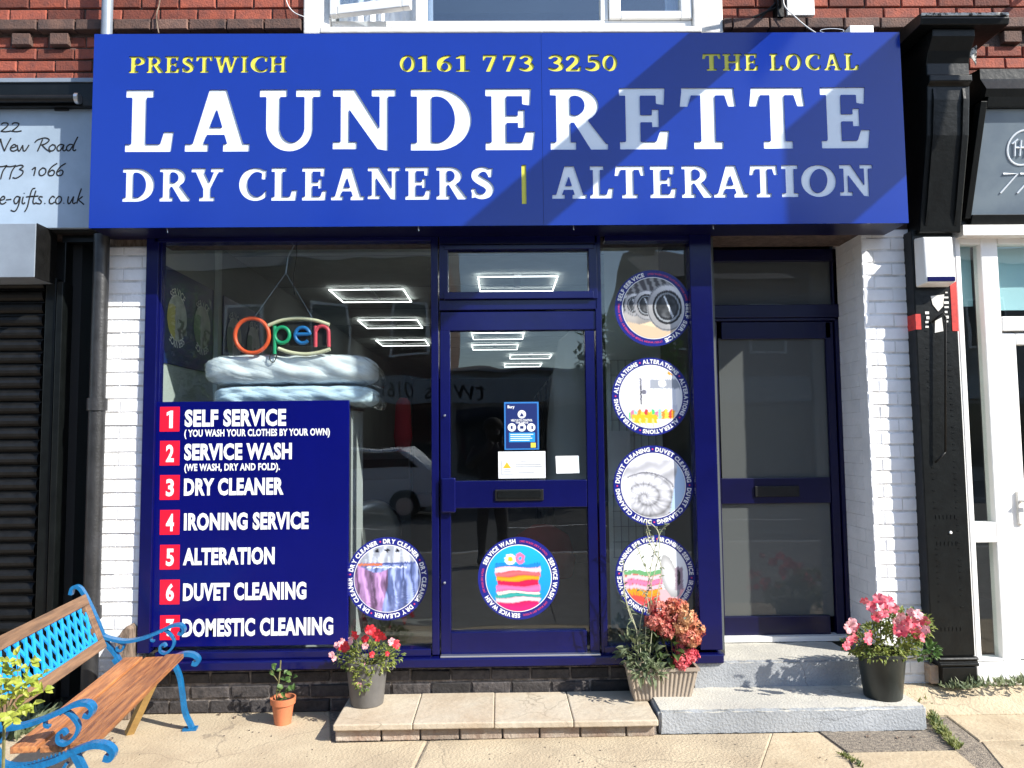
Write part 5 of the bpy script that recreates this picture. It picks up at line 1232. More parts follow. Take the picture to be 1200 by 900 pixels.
# alarm box
t = thing('alarm_box', 'white burglar alarm box with a blue lens on the black pilaster', 'alarm box', P(1100, 333, -.09))
x0, x1, z0, z1 = R(1080, 276, 1119, 333.5, -.17)
b = MB(); b.hexa([(x0,-.0915,z0-.002),(x1,-.0915,z0-.002),(x1,-.0915,z1),(x0,-.0915,z1)], [(x0+.02,-.175,z0+.012),(x1-.004,-.175,z0+.012),(x1-.004,-.165,z1-.006),(x0+.02,-.165,z1-.006)]); b.build('cover', 'upvc', t, bevel=.008)
b = MB(); b.box(x0+.026, x1-.008, -.180, -.172, z0+.018, z0+.045); b.build('blue_lens', 'navy', t, bevel=.002)
# fascia, leaning
FX0, FX1 = P(1131, 200, -.1).x, 4.4
def tilt(z): return -.02-.26*(z-2.80)/.78
def lean(x0, x1, z0, z1, t0, t1, name, m): b = MB(); b.prismx([(tilt(z0)+t0, z0), (tilt(z1)+t0, z1), (tilt(z1)+t1, z1), (tilt(z0)+t1, z0)], x0, x1); return b.build(name, m, rn, bevel=.003)
zt3 = P(1165, 128, -.22).z; zb3 = P(1165, 252, -.05).z
lean(FX0+.05, FX1, zb3, zt3, 0, .02, 'fascia_board', 'slate')
lean(FX0+.012, FX0+.05, zb3-.02, zt3+.03, -.03, .03, 'fascia_frame', 'black'); lean(FX0+.0505, FX1, zb3-.06, zb3-.0005, -.035, .03, 'fascia_frame', 'black'); lean(FX0+.0505, FX1, zt3+.0005, zt3+.06, -.03, .03, 'fascia_frame', 'black')
b = MB(); b.box(FX0+.0, FX1, -.02, .05, 2.735, 3.6); b.build('fascia_backing', 'black', rn)
b = MB(); b.prismx([(0, 3.46), (-.27, 3.46), (-.29, 3.50), (-.24, 3.58), (-.24, 3.64), (0, 3.68)], FX0+.03, FX1); b.build('cornice', 'black', rn)
b = MB(); b.box(FX0-.03, FX1, -.10, -.001, 2.700, 2.762); b.build('timber_head', 'oldcream' if 'oldcream' in MT else 'stonew', rn)
def lp_(mb, x, z, dx=0): return (x, tilt(z)-.003, z)
b = MB(); cc = P(1201, 172, -.17); rr = .093
pts = [(cc.x+rr*math.cos(a), tilt(cc.z+rr*math.sin(a))-.002, cc.z+rr*math.sin(a)) for a in np.linspace(0, 2*math.pi, 41)[:-1]]; b.tube(pts, .006, 6, closed=True, flat=.3); 
for p_, q_ in (((-.055,.03),(-.045,-.045)), ((-.07,.02),(-.04,.045)), ((-.02,.04),(-.015,-.045)), ((.03,.05),(.02,-.045)), ((-.05,.0),(.03,.0))):
    b.tube([(cc.x+p_[0], tilt(cc.z+p_[1])-.002, cc.z+p_[1]), (cc.x+q_[0], tilt(cc.z+q_[1])-.002, cc.z+q_[1])], .005, 6)
b.build('circled_monogram', 'letw', rn)
b = MB()
for k in range(3):
    a0_ = P(1177+k*20, 203, -.12); x = a0_.x; z = a0_.z
    b.tube([(x, tilt(z)-.002, z), (x+.085, tilt(z)-.002, z), (x-.0, tilt(z-.105)-.002, z-.105)], .006, 6, flat=.4)
b.build('fascia_numerals', 'letw', rn)
# upvc door screen
YU = -.02
def um(name, *a, m='upvc', yf=YU, yb=.06, bevel=.005): b = MB(); boxpx(b, *a, yf, yb); return b.build(name, m, rn, bevel=bevel)
um('frame_post', 1126, 277, 1131, 775); 
x0, x1 = P(1131.3, 450, YU).x, P(1157, 450, YU).x
zz = lambda y: P(1145, y, YU).z
def uz(name, xa, xb, y1, y0, m='upvc', yf=YU, yb=.06, bevel=.005): b = MB(); b.box(xa, xb, yf, yb, zz(y1), zz(y0)); return b.build(name, m, rn, bevel=bevel)
xa = P(1127, 450, YU).x; pa_, pb_ = P(1133.5, 450, YU).x, P(1158, 450, YU).x; xm = P(1178, 450, YU).x
uz('frame_post', xa, pa_, 775, 277, yf=YU-.002); uz('frame_post', pb_, xm, 775, 277)
uz('frame_rail', pa_+.0005, pb_-.0005, 286, 277.5); uz('frame_rail', pa_+.0005, pb_-.0005, 636, 612); uz('frame_rail', pa_+.0005, pb_-.0005, 775, 772)
uz('side_pane', pa_, pb_, 612, 286, 'glass', .02, .026, 0); uz('side_pane', pa_, pb_, 772, 636, 'glass', .02, .026, 0)
uz('sill', xa-.03, 4.4, 800, 776, yf=-.07)
xd0 = xm+.004; xd1 = xd0+.86
uz('top_light_rail', xd0, xd1, 286, 277.5); uz('top_light_rail', xd0, xd1, 388, 371)
b = MB(); b.box(pa_-.01, pb_+.01, .10, .105, zz(355), zz(280)); b.box(xd0, xd1, .10, .105, zz(360), zz(280)); b.build('cyan_sky_sheet', 'cyan', rn)  # cyan sheets stand in for sky reflected in the panes, down to the roofline
uz('top_light_pane', xd0, xd1, 371, 286, 'glass', .02, .026, 0)
for a, b2, c, d in ((xd0, xd0+.085, 774, 390), (xd1-.085, xd1, 774, 390)): uz('door_stile', a, b2, c, d, yf=-.005)
uz('door_rail', xd0+.0855, xd1-.0855, 404, 390, yf=-.005); uz('door_panel', xd0+.0855, xd1-.0855, 774, 572, yf=.0)
uz('door_pane', xd0+.08, xd1-.08, 573, 403, 'glass', .025, .031, 0)
uz('frame_post', xd1+.001, xd1+.09, 775, 277); um
c = P(1194, 595, -.01); b = MB(); b.box(c.x-.012, c.x+.022, -.022, -.0055, c.z-.095, c.z+.095); b.build('handle_plate', 'oldw', rn, bevel=.004)
b = MB(); b.tube([(c.x+.005, -.02, c.z+.04), (c.x+.005, -.06, c.z+.04), (c.x+.10, -.06, c.z+.04)], .008, 8); b.build('handle_lever', 'oldw', rn)
b = MB(); b.box(PX1+.0, 9, 2.5, 2.6, 0, 2.9); b.box(PX1, PX1+.02, .26, 2.5, 0, 2.9); b.box(PX1, 9, .2, 2.6, 2.74, 2.8); b.box(PX1, 9, .2, 2.6, -.1, .05); b.build('shop_interior', 'inwall', rn)
# soil bank at the foot of the right hand shop
b = MB(); b.prismx([(0.02, -.02), (0.02, .108), (-.07, .105), (-.22, .005), (-.22, -.02)], rx1-.30, 5.0); struct(b.build('soil_verge', 'soil2' if 'soil2' in MT else 'conc'))

# ================================================================== BENCH
def bench():
    org = G(144, 775, .40)
    t = thing('garden_bench', 'worn garden bench with bright blue cast iron ends and brown timber slats', 'bench', (-2.01, -.30, 0), math.radians(7.5))
    t.scale = (.88, 1.02, .96)
    Ln = 1.2; D = .36
    yy0, yy1 = -.01, -Ln+.0
    # seat planks
    zs = [(.0, .392), (.118, .388), (.236, .398)]
    for i, (x, z) in enumerate(zs):
        b = MB(); b.box(x+.005, x+.110, yy0, yy1, z, z+.026); b.build('seat_plank', 'wood', t, bevel=.004, local=True)
    # backrest frame, leaning
    A = Vector((-.105, 0, .475)); B = Vector((-.235, 0, .765)); u = (B-A).normalized(); H = (B-A).length; nrm = Vector((u.z, 0, -u.x))
    def bk(y, h, d): return tuple(A+u*h+nrm*d+Vector((0, y, 0)))
    def bbox(name, ya, yb_, h0, h1, d0=-.014, d1=.014, m='woodb', bevel=.004, parent=t):
        b = MB(); b.hexa([bk(ya,h0,d0), bk(yb_,h0,d0), bk(yb_,h0,d1), bk(ya,h0,d1)], [bk(ya,h1,d0), bk(yb_,h1,d0), bk(yb_,h1,d1), bk(ya,h1,d1)]); return b.build(name, m, parent, bevel=bevel, local=True)
    bbox('back_rail', yy0, yy1, 0, .055); bbox('back_rail', yy0, yy1, H-.06, H); bbox('back_stile', yy0, yy0-.06, .0555, H-.0605); bbox('back_stile', yy1+.06, yy1, .0555, H-.0605)
    # lattice: bars in two directions, clipped to the frame
    y_a, y_b, h_a, h_b = yy0-.06, yy1+.06, .0555, H-.0605
    b = MB(); hh = h_b-h_a; sl = .58
    def bar(s0, sgn, w_, d0, d1):
        # line y = s0 + sgn*sl*(h-h_a)
        def at(h): return s0-sgn*sl*(h-h_a)
        ha, hb = h_a, h_b
        for lim, side in ((y_a, 1), (y_b, -1)):
            pass
        pts = []
        for h in (ha, hb):
            pts.append((at(h), h))
        (ya, h0), (yb_, h1) = pts
        def clip(p, q_):
            (y0, g0), (y1, g1) = p, q_
            lo, hi = y_b-.03, y_a+.03
            if (y0 < lo and y1 < lo) or (y0 > hi and y1 > hi): return None
            def cut(y0, g0, y1, g1):
                if y0 < lo: f = (lo-y0)/(y1-y0); return lo, g0+(g1-g0)*f
                if y0 > hi: f = (hi-y0)/(y1-y0); return hi, g0+(g1-g0)*f
                return y0, g0
            return cut(y0, g0, y1, g1), cut(y1, g1, y0, g0)
        r_ = clip((ya, h0), (yb_, h1))
        if not r_: return
        (y0, g0), (y1, g1) = r_
        if abs(g1-g0) < .01: return
        b.hexa([bk(y0-w_,g0,d0), bk(y0+w_,g0,d0), bk(y0+w_,g0,d1), bk(y0-w_,g0,d1)], [bk(y1-w_,g1,d0), bk(y1+w_,g1,d0), bk(y1+w_,g1,d1), bk(y1-w_,g1,d1)])
    s_ = y_a+.2
    while s_ > y_b-.2:
        bar(s_, 1, .0115, -.006, .0015); bar(s_, -1, .0115, -.0014, .0062); s_ -= .072
    b.build('lattice_panel', 'lattice', t, local=True)
    b = MB(); b.hexa([bk(y_a,h_a,-.0052), bk(y_b,h_a,-.0052), bk(y_b,h_a,.0052), bk(y_a,h_a,.0052)], [bk(y_a,h_a+.008,-.0052), bk(y_b,h_a+.008,-.0052), bk(y_b,h_a+.008,.0052), bk(y_a,h_a+.008,.0052)]); b.build('lattice_edge', 'lattice', t, local=True)
    # cast iron ends
    V = lambda y, *p: crom([(x, y, z) for x, z in p], 7)
    for y in (.012, -Ln-.012):
        e = MB()
        e.strap(V(y, (-.315,.765),(-.305,.80),(-.275,.805),(-.24,.765),(-.175,.64),(-.115,.51),(-.045,.42),(-.02,.37)), .034, .02)            # back post, curled top
        e.strap(V(y, (-.02,.37),(-.035,.25),(-.085,.10),(-.125,.01)), .034, .026)                                                         # rear leg
        e.strap(V(y, (-.06,.41),(-.01,.358),(.08,.346),(.18,.362),(.27,.396),(.34,.414),(.395,.408),(.425,.383),(.415,.360),(.39,.365)), .038, .024)  # seat rail
        e.strap(V(y, (.27,.385),(.315,.30),(.335,.20),(.352,.10),(.385,.03),(.40,.0)), .036, .024); e.box(.345, .425, y-.025, y+.025, -.001, .012)    # front leg and foot
        e.box(-.155, -.09, y-.022, y+.022, -.001, .012)
        arm = MB()
        arm.strap(V(y, (-.14,.545),(-.10,.522),(.0,.50),(.10,.512),(.20,.545),(.265,.572),(.315,.575),(.338,.553),(.328,.528),(.305,.533)), .046, .016)
        e2 = MB()
        e2.strap(V(y, (.225,.552),(.255,.53),(.282,.49),(.27,.45),(.235,.425),(.205,.435),(.205,.465),(.225,.475),(.235,.46)), .026, .014)   # s shaped arm support
        e2.strap(V(y, (.215,.54),(.19,.545),(.155,.525),(.15,.50),(.168,.493)), .024, .010)
        e2.strap(V(y, (-.06,.505),(-.02,.49),(-.005,.48),(-.02,.45),(-.045,.455),(-.045,.475)), .024, .011)
        e2.strap(V(y, (-.03,.36),(.03,.30),(.12,.275),(.2,.30),(.24,.35)), .024, .012); e2.strap(V(y, (.12,.275),(.15,.24),(.12,.215),(.095,.235)), .022, .010)
        en = e.build('cast_iron_end', 'iron', t, bevel=.003, local=True)
        arm.build('armrest', 'iron', en, bevel=.003, local=True); e2.build('scroll_work', 'iron', en, bevel=.002, local=True)
        b = MB()
        for k in range(22):
            f = k/21; x = .02+f*.34; z = .352+.06*math.sin(max(0, f-.1)*1.6)
            b.box(x, x+.006, y-.0195, y-.0172, z-.004, z+.006)
        b.build('cast_pattern', 'iron', en, local=True)
    return t
bn = bench()
b = MB(); a0, a1 = G(171, 812, .06), G(152, 859, 0)
pA = Vector((-1.86, -.52, .34)); 
top = P(176, 806, -.40); bot = G(151, 860, 0.0)
dirv = (top-bot); 
b.tube([bot, top+dirv*.35], .026, 4); b.build('timber_prop', 'woodp', label='pale timber stake propping up the seat of the bench', cat='stake')
b = MB(); x0, x1, z0, z1 = R(140, 731, 157, 786, -.04)
b.prism([(x0+.0, 0), (x1+.005, 0), (x1, z1-.02), (x1-.02, z1), (x1-.05, z1-.03), (x0+.02, z1-.05), (x0-.003, z1-.09)], -.09, -.004); b.build('timber_block', 'log', bevel=.006, label='weathered upright timber block against the foot of the left white pier', cat='block')

# ================================================================== PLANTS
MT['leaf1'] = leafmat('petunia leaf', (0.11, 0.17, 0.035), (0.30, 0.33, 0.07)); MT['leaf2'] = leafmat('rose leaf', (0.05, 0.12, 0.03), (0.13, 0.21, 0.05))
MT['leaf3'] = leafmat('grey green leaf', (0.08, 0.12, 0.06), (0.22, 0.25, 0.13)); MT['leaf4'] = leafmat('lime yellow leaf', (0.32, 0.42, 0.05), (0.50, 0.52, 0.09), .45)
MT['leaf5'] = leafmat('dark hydrangea leaf', (0.035, 0.07, 0.02), (0.09, 0.13, 0.03)); MT['weed'] = leafmat('pavement weed', (0.07, 0.11, 0.025), (0.26, 0.27, 0.07))
MT['stem'] = mat('green brown stem', (0.14, 0.13, 0.05), 0.7, var=.3, scale=30); MT['stems'] = mat('silvery green stem', (0.42, 0.42, 0.27), 0.6, var=.2, scale=20)
MT['petr'] = leafmat('red petal', (0.62, 0.008, 0.02), (0.72, 0.05, 0.07), .3); MT['petp'] = leafmat('rose pink petal', (0.78, 0.07, 0.13), (0.85, 0.28, 0.33), .3); MT['petw'] = mat('dark flower throat', (0.42, 0.01, 0.05), .6)
MT['petp2'] = leafmat('pale pink petal', (0.80, 0.32, 0.36), (0.86, 0.50, 0.52), .3)
MT['hy1'] = leafmat('crimson hydrangea floret', (0.36, 0.02, 0.03), (0.70, 0.30, 0.20), .2); MT['hy2'] = leafmat('faded orange hydrangea floret', (0.72, 0.42, 0.20), (0.45, 0.08, 0.05), .2); MT['hy3'] = leafmat('pink red hydrangea floret', (0.66, 0.05, 0.09), (0.78, 0.20, 0.20), .2)
def leaf(mb, p, d, up, L, W, fold=.25, curl=.2):
    d = Vector(d).normalized(); up = Vector(up); s = d.cross(up)
    s = s.normalized() if s.length > 1e-4 else d.orthogonal().normalized(); n = s.cross(d).normalized(); p = Vector(p)
    m1 = p+d*L*.38; m2 = p+d*L*.75-n*L*curl*.35; e = p+d*L-n*L*curl
    f = n*W*fold
    mb.add([p, m1+s*W*.5+f, m1, m1-s*W*.5+f, m2+s*W*.36+f*.7, m2, m2-s*W*.36+f*.7, e], [(0,2,1),(0,3,2),(1,2,5,4),(2,3,6,5),(4,5,7),(5,6,7)])
def rv(r): 
    while True:
        v = Vector((r.uniform(-1,1), r.uniform(-1,1), r.uniform(-1,1)))
        if .05 < v.length < 1: return v
def foliage(parent, c, rad, n, L, W, m, seed, name='foliage', bias=(0,0,.3), droop=0):
    r = random.Random(seed); mb = MB(); off = Vector(c)
    for _ in range(n):
        v = rv(r); v = v.normalized()*v.length**.5
        p = off+Vector((v.x*rad[0], v.y*rad[1], v.z*rad[2])); d = v+Vector(bias)+rv(r)*.7
        l = L*r.uniform(.6, 1.25); leaf(mb, p, d, (r.uniform(-.4,.4), -.3, 1), l, W*l/L, curl=r.uniform(0,.4)+droop)
    return mb.build(name, m, parent)
FM = {}
def flower_mesh(kind, m, R_=.032, n=5):
    b = MB(); K = n*6; vs = [(0, .009, 0)]
    for j, (rr, dy) in enumerate(((.13, .006), (.60, -.001), (1.0, -.002))):
        for i in range(K):
            a = 2*math.pi*i/K; k = 1 if j < 2 else (.74+.26*abs(math.cos(n*a/2))**.6)
            vs.append((R_*rr*k*math.cos(a), dy+(.008*math.sin(i*2.3+i*i*.7) if j == 2 else 0), R_*rr*k*math.sin(a)))
    fs = [(0, 1+i, 1+(i+1) % K) for i in range(K)]
    for j in range(2): fs += [(1+j*K+i, 1+(j+1)*K+i, 1+(j+1)*K+(i+1) % K, 1+j*K+(i+1) % K) for i in range(K)]
    b.add(vs, fs); me = b.mesh(kind, MT[m], True); me.materials.append(MT['petw'])
    for p in me.polygons[:K]: p.material_index = 1
    return me
FM['r'] = flower_mesh('red_petunia', 'petr', .030); FM['p'] = flower_mesh('pink_petunia', 'petp', .034); FM['q'] = flower_mesh('pale_petunia', 'petp2', .032)
def flower(parent, px, py, Y, k, seed, s=1.0):
    r = random.Random(seed); p = P(px, py, Y); off = OFF[parent.name]
    o = bpy.data.objects.new('flower', FM[k]); COL.objects.link(o); o.parent = parent; o.location = p-off
    o.rotation_euler = (r.uniform(-.7, .35), r.uniform(-3, 3), r.uniform(-.7, .7)); o.scale = (s, s, s)
def stems(parent, base, tips, r=.002, m='stem', name='stems', seed=1):
    rr = random.Random(seed); b = MB()
    for t_ in tips:
        t_ = Vector(t_); mid = (Vector(base)+t_)/2+rv(rr)*.02; b.tube(crom([base, mid, t_], 4), r, 4)
    return b.build(name, m, parent)
# grey bucket with red petunias
gp = thing('bucket_planter', 'dark grey bucket of red petunias on the left end of the stone step', 'potted plant', (0,0,0)); 
c = Vector((P(430, 822, -.165).x, -.165, .098)); gp.location = c; OFF[gp.name] = c
b = MB(); b.lathe([(.088, 0), (.09, .004), (.113, .225), (.117, .226), (.117, .234), (.108, .234), (.104, .20)], c, 36); b.build('bucket', 'potg', gp, smooth=True, angle=40)
b = MB(); b.lathe([(.103, .195), (.05, .205), (.01, .207)], c, 20); b.build('soil', 'soil', gp)
b = MB(); b.tube(crom([c+Vector((.112, -.01, .19)), c+Vector((.14, -.03, .185)), c+Vector((.145, -.02, .205)), c+Vector((.118, 0, .21))]), .003, 6); b.build('handle', 'potg', gp)
foliage(gp, P(432, 772, -.19), (.15, .10, .08), 420, .026, .013, 'leaf1', 3); foliage(gp, P(424, 795, -.28), (.05, .03, .07), 120, .022, .012, 'leaf1', 4, droop=.3); foliage(gp, P(405, 770, -.2), (.07, .06, .05), 110, .022, .011, 'leaf1', 6)
foliage(gp, P(455, 768, -.19), (.08, .06, .05), 120, .022, .011, 'leaf1', 8)
stems(gp, c+Vector((0,0,.2)), [P(x, y, -.2+random.uniform(-.07,.05)) for x, y in ((400,752),(436,742),(445,748),(464,756),(405,758),(417,745),(430,756),(392,770),(450,765))], .0022)
for i, (x, y, k, s) in enumerate(((403.5,757.5,'r',1.15),(400,752,'q',.7),(411,751,'q',.7),(395,756,'q',.6),(416,744,'r',.9),(434,738,'r',1.0),(440,741.5,'r',1.0),(443,745,'r',1.1),(448,745.5,'r',.9),(431,737.5,'r',.8),(428,748.5,'r',.7),(464.5,755,'r',.85),(459,752,'q',.7),(436,767,'r',.6),(454,766,'r',.5),(425,778,'q',.5),(388.5,767,'q',.55),(391.5,772,'q',.5),(420.5,798.5,'r',.65),(421,803,'q',.5),(428,757,'q',.6))):
    flower(gp, x, y, -.24-.04*(i % 3), k, i, s)
# terracotta pot with a small rose
tp = thing('terracotta_pot', 'small terracotta pot with a thin leafy stem on the pavement', 'potted plant', (0,0,0)); c = G(328, 852, 0)+Vector((0, .055, 0)); tp.location = c; OFF[tp.name] = c
b = MB(); b.lathe([(.044, 0), (.058, .105), (.066, .106), (.069, .14), (.062, .14), (.057, .11)], c, 30); b.build('pot', 'terra', tp, smooth=True, angle=30)
b = MB(); b.lathe([(.058, .118), (.02, .124), (.005, .125)], c, 16); b.build('soil', 'soil', tp)
st_ = [P(325, 829, c.y), P(324, 812, c.y), P(327, 797, c.y), P(329, 774, c.y)]; b = MB(); b.tube(crom(st_), [.0045]*25, 6); b.tube(crom([P(325, 815, c.y), P(334, 800, c.y), P(341, 790, c.y)]), .0025, 5); b.tube(crom([P(327, 800, c.y), P(320, 790, c.y), P(317, 784, c.y)]), .0022, 5); b.build('stem', 'stem', tp)
b = MB(); r = random.Random(5)
for x, y in ((318,783),(322,786),(330,785),(335,787),(341,790),(344,794),(333,797),(330,802),(339,803),(345,800),(326,808),(332,806),(331,818),(326,822),(334,816),(337,785),(316,786),(341,799),(329,794),(334,810)):
    p = P(x, y, c.y+r.uniform(-.03,.03)); leaf(b, p, (r.uniform(-1,1), r.uniform(-1,.2), r.uniform(-.6,.5)), (0,-.6,.6), r.uniform(.028,.042), r.uniform(.02,.03), curl=.2)
b.build('foliage', 'leaf2', tp)
# planter box with hydrangea
bp_ = thing('planter_box', 'ribbed taupe trough of crimson hydrangea and tall silvery stems', 'potted plant', (0,0,0)); YB0 = -.19; c = Vector((P(777, 818, YB0).x, -.14, .098)); bp_.location = c; OFF[bp_.name] = c
bx0, bx1 = R(743, 780, 808, 817.5, -.19)[:2]
tx0, tx1 = P(735, 783, -.215).x, P(819.5, 783, -.215).x; tz = P(777, 783, -.215).z
d0, d1, e0, e1 = -.20, -.10, -.225, -.085
b = MB()
n = 15; vs = []; fs = []
def ringp(x0, x1, y0, y1, z, rib):
    pts = []
    for i in range(n*4): f = i/(n*4); pts.append((x0+(x1-x0)*f, y0-(rib if i % 4 in (1, 2) else 0), z))
    for i in range(12): f = i/12; pts.append((x1+(rib if i % 4 in (1, 2) else 0), y0+(y1-y0)*f, z))
    for i in range(n*4): f = i/(n*4); pts.append((x1-(x1-x0)*f, y1+(rib if i % 4 in (1, 2) else 0), z))
    for i in range(12): f = i/12; pts.append((x0-(rib if i % 4 in (1, 2) else 0), y1-(y1-y0)*f, z))
    return pts
L0 = [(bx0, bx1, d0, d1, .098, 0), (bx0-.003, bx1+.003, d0-.003, d1+.003, .109, .004), (tx0+.012, tx1-.012, e0+.012, e1-.012, tz-.03, .006), (tx0+.010, tx1-.010, e0+.010, e1-.010, tz-.018, 0), (tx0, tx1, e0, e1, tz-.0175, 0), (tx0, tx1, e0, e1, tz, 0), (tx0+.014, tx1-.014, e0+.014, e1-.014, tz, 0), (tx0+.016, tx1-.016, e0+.016, e1-.016, tz-.03, 0)]
K = n*8+24
for l in L0: vs += ringp(*l)
for j in range(len(L0)-1): fs += [(j*K+i, j*K+(i+1) % K, (j+1)*K+(i+1) % K, (j+1)*K+i) for i in range(K)]
fs.append(tuple(range(K))[::-1]); b.add(vs, fs); b.build('trough', 'planter', bp_)
b = MB(); b.box(tx0+.02, tx1-.02, e0+.02, e1-.02, tz-.05, tz-.022); b.build('soil', 'soil', bp_)
YH = -.17
def cluster(px, py, Y, r_, m, seed, n=120):
    r = random.Random(seed); b = MB(); cc = P(px, py, Y)
    for _ in range(n):
        v = rv(r).normalized(); v.z = v.z*.85; 
        if v.y > .5: continue
        p = cc+v*r_*r.uniform(.55, 1.12); d = v.orthogonal().normalized(); q_ = v.cross(d); a0 = r.uniform(0, 6)
        for k in range(4):
            a = a0+k*math.pi/2; e = (d*math.cos(a)+q_*math.sin(a)+v*r.uniform(-.3,.7)).normalized(); s = e.cross(v)*.0062; sz = r.uniform(.7,1.25)
            b.add([p, p+(e*.008+s+v*.002)*sz, p+(e*.016+v*.0005)*sz, p+(e*.008-s+v*.002)*sz], [(0,1,2,3)])
    b.build('flower_cluster', m, bp_)
for i, (x, y, r_, m) in enumerate(((770,713,.052,'hy1'),(786,722,.055,'hy1'),(766,728,.05,'hy1'),(781,738,.05,'hy1'),(795,712,.05,'hy2'),(805,724,.052,'hy2'),(797,735,.045,'hy2'),(815,737,.05,'hy2'),(803,746,.05,'hy1'),(812,750,.04,'hy2'),(800,759,.05,'hy3'),(808,768,.045,'hy3'),(798,776,.045,'hy3'),(788,710,.045,'hy2'))):
    cluster(x, y, YH+.03*math.sin(i*2), r_, m, i, 150)
stems(bp_, P(790, 785, YH), [P(x, y, YH+.03) for x, y in ((772,725),(786,735),(800,725),(808,742),(802,765))], .004)
foliage(bp_, P(782, 762, YH+.03), (.12, .07, .10), 70, .06, .038, 'leaf5', 12); foliage(bp_, P(790, 745, YH+.07), (.10, .04, .14), 50, .07, .045, 'leaf5', 13)
foliage(bp_, P(752, 770, YH), (.11, .08, .06), 110, .055, .024, 'leaf3', 14); foliage(bp_, P(742, 760, YH), (.06, .06, .05), 60, .06, .024, 'leaf3', 15); foliage(bp_, P(758, 788, YH-.09), (.10, .03, .035), 50, .05, .02, 'leaf3', 16, droop=.3)
b = MB(); lf = MB(); r = random.Random(21)
for path in (((748,785),(746,740),(733,700),(731,660)), ((752,785),(750,735),(757,700),(760,680),(768,640)), ((757,785),(757,730),(764,690),(752,655),(746,640)), ((760,785),(764,740),(770,700),(775,665),(763,640),(757,620)), ((757,700),(770,660),(772,625),(758,610)), ((748,740),(738,720),(730,690)), ((764,740),(758,700),(748,690)), ((768,640),(775,622),(784,614)), ((768,640),(762,628),(757,612))):
    q_ = crom([P(x, y, YH-.01+.02*math.sin(x)) for x, y in path], 6); b.tube(q_, .0028, 5)
    for p in q_[6::2]:
        for _ in range(1+(p.z < 1.0)): leaf(lf, p, (r.uniform(-1,1), r.uniform(-.6,.3), r.uniform(-.3,.7)), (0,-.5,.7), r.uniform(.014,.03) if p.z > .62 else r.uniform(.03,.055), r.uniform(.006,.012), curl=.4)
b.build('tall_stems', 'stems', bp_); lf.build('stem_leaves', 'leaf3', bp_)
# black pot with pink petunias
kp = thing('black_pot', 'black plastic pot of bright pink petunias on the concrete step', 'potted plant', (0,0,0)); yk = -.25; c = Vector((P(1035, 820, yk).x, yk, .119)); kp.location = c; OFF[kp.name] = c
b = MB(); b.lathe([(.094, 0), (.097, .004), (.122, .225), (.128, .227), (.128, .245), (.117, .245), (.114, .2)], c, 36); b.build('pot', 'potb', kp, smooth=True, angle=40)
b = MB(); b.lathe([(.113, .2), (.05, .212), (.01, .214)], c, 20); b.build('soil', 'soil', kp)
foliage(kp, P(1035, 752, yk), (.20, .12, .09), 620, .028, .014, 'leaf1', 30); foliage(kp, P(1062, 735, yk), (.14, .09, .09), 330, .028, .014, 'leaf1', 31); foliage(kp, P(1012, 757, yk), (.11, .09, .055), 200, .026, .013, 'leaf1', 32)
foliage(kp, P(1082, 762, yk), (.08, .06, .045), 110, .034, .024, 'leaf2', 33); foliage(kp, P(1035, 768, yk-.1), (.12, .03, .03), 120, .022, .012, 'leaf1', 34, droop=.3); foliage(kp, P(1040, 728, yk), (.05, .05, .07), 100, .024, .012, 'leaf1', 35)
stems(kp, c+Vector((0,0,.2)), [P(x, y, yk+random.uniform(-.08,.06)) for x, y in ((1002,735),(1020,710),(1035,702),(1045,712),(1012,752),(995,745),(1088,745),(1075,720),(1092,765),(1085,772))], .0028)
for i, (x, y, k, s) in enumerate(((1036,706,'p',1.15),(1030,702,'p',1),(1043,705,'p',.95),(1047,713,'p',.95),(1021,711,'p',1),(1013,704,'p',.75),(1028,722,'p',1),(1036,719,'p',.8),(996,735,'q',1.1),(1003,738,'p',1.15),(999,730,'q',.9),(1017,748,'p',1.0),(1020,744,'p',.8),(996,751,'p',.8),(992,757,'p',.7),(1001,748,'p',.7),(1056,739,'p',1.2),(1048,737,'p',.9),(1064,735,'p',1.0),(1062,728,'p',.9),(1070,730,'p',.9),(1075,742,'p',.95),(1078,734,'p',1.0),(1076,720,'q',.9),(1083,728,'p',.9),(1068,718,'q',.8),(1056,722,'q',.8),(1050,728,'q',.7),(1081,747,'p',.8),(1085,738,'q',.8))):
    flower(kp, x, y, yk-.06-.05*(i % 3), k, 50+i, s)
# lime leafed plant in the left foreground
YL = -1.95
lp2 = thing('lime_leaf_plant', 'young plant with lime yellow leaves in front of the bench at the left edge', 'plant', G(10, 900, 0)); lp2.location = Vector((P(8, 900, YL).x, YL, 0)); OFF[lp2.name] = lp2.location.copy()
b = MB(); lf = MB(); r = random.Random(41); bs = Vector((P(6, 880, YL).x, YL, 0))
tips = ((50,790),(38,772),(20,768),(4,772),(-10,790),(30,800),(12,795),(52,808),(28,830),(38,826),(-4,815),(16,845),(8,820))
for x, y in tips:
    tp_ = P(x, y, YL+r.uniform(-.08,.08)); root = P(5+r.uniform(-3,3), 850, YL)
    q_ = crom([root, (root+tp_)/2+Vector((r.uniform(-.02,.02), 0, .02)), tp_], 5); b.tube(q_, .0018, 4)
    for p in q_[5:]:
        for _ in range(2): leaf(lf, p, (r.uniform(-1,1), r.uniform(-1,.5), r.uniform(-.5,.5)), (0,-.6,.6), r.uniform(.022,.036), r.uniform(.014,.022), curl=.3)
b.tube([bs, P(5, 850, YL)], .005, 5); b.build('stem', 'stem', lp2); lf.build('foliage', 'leaf4', lp2)
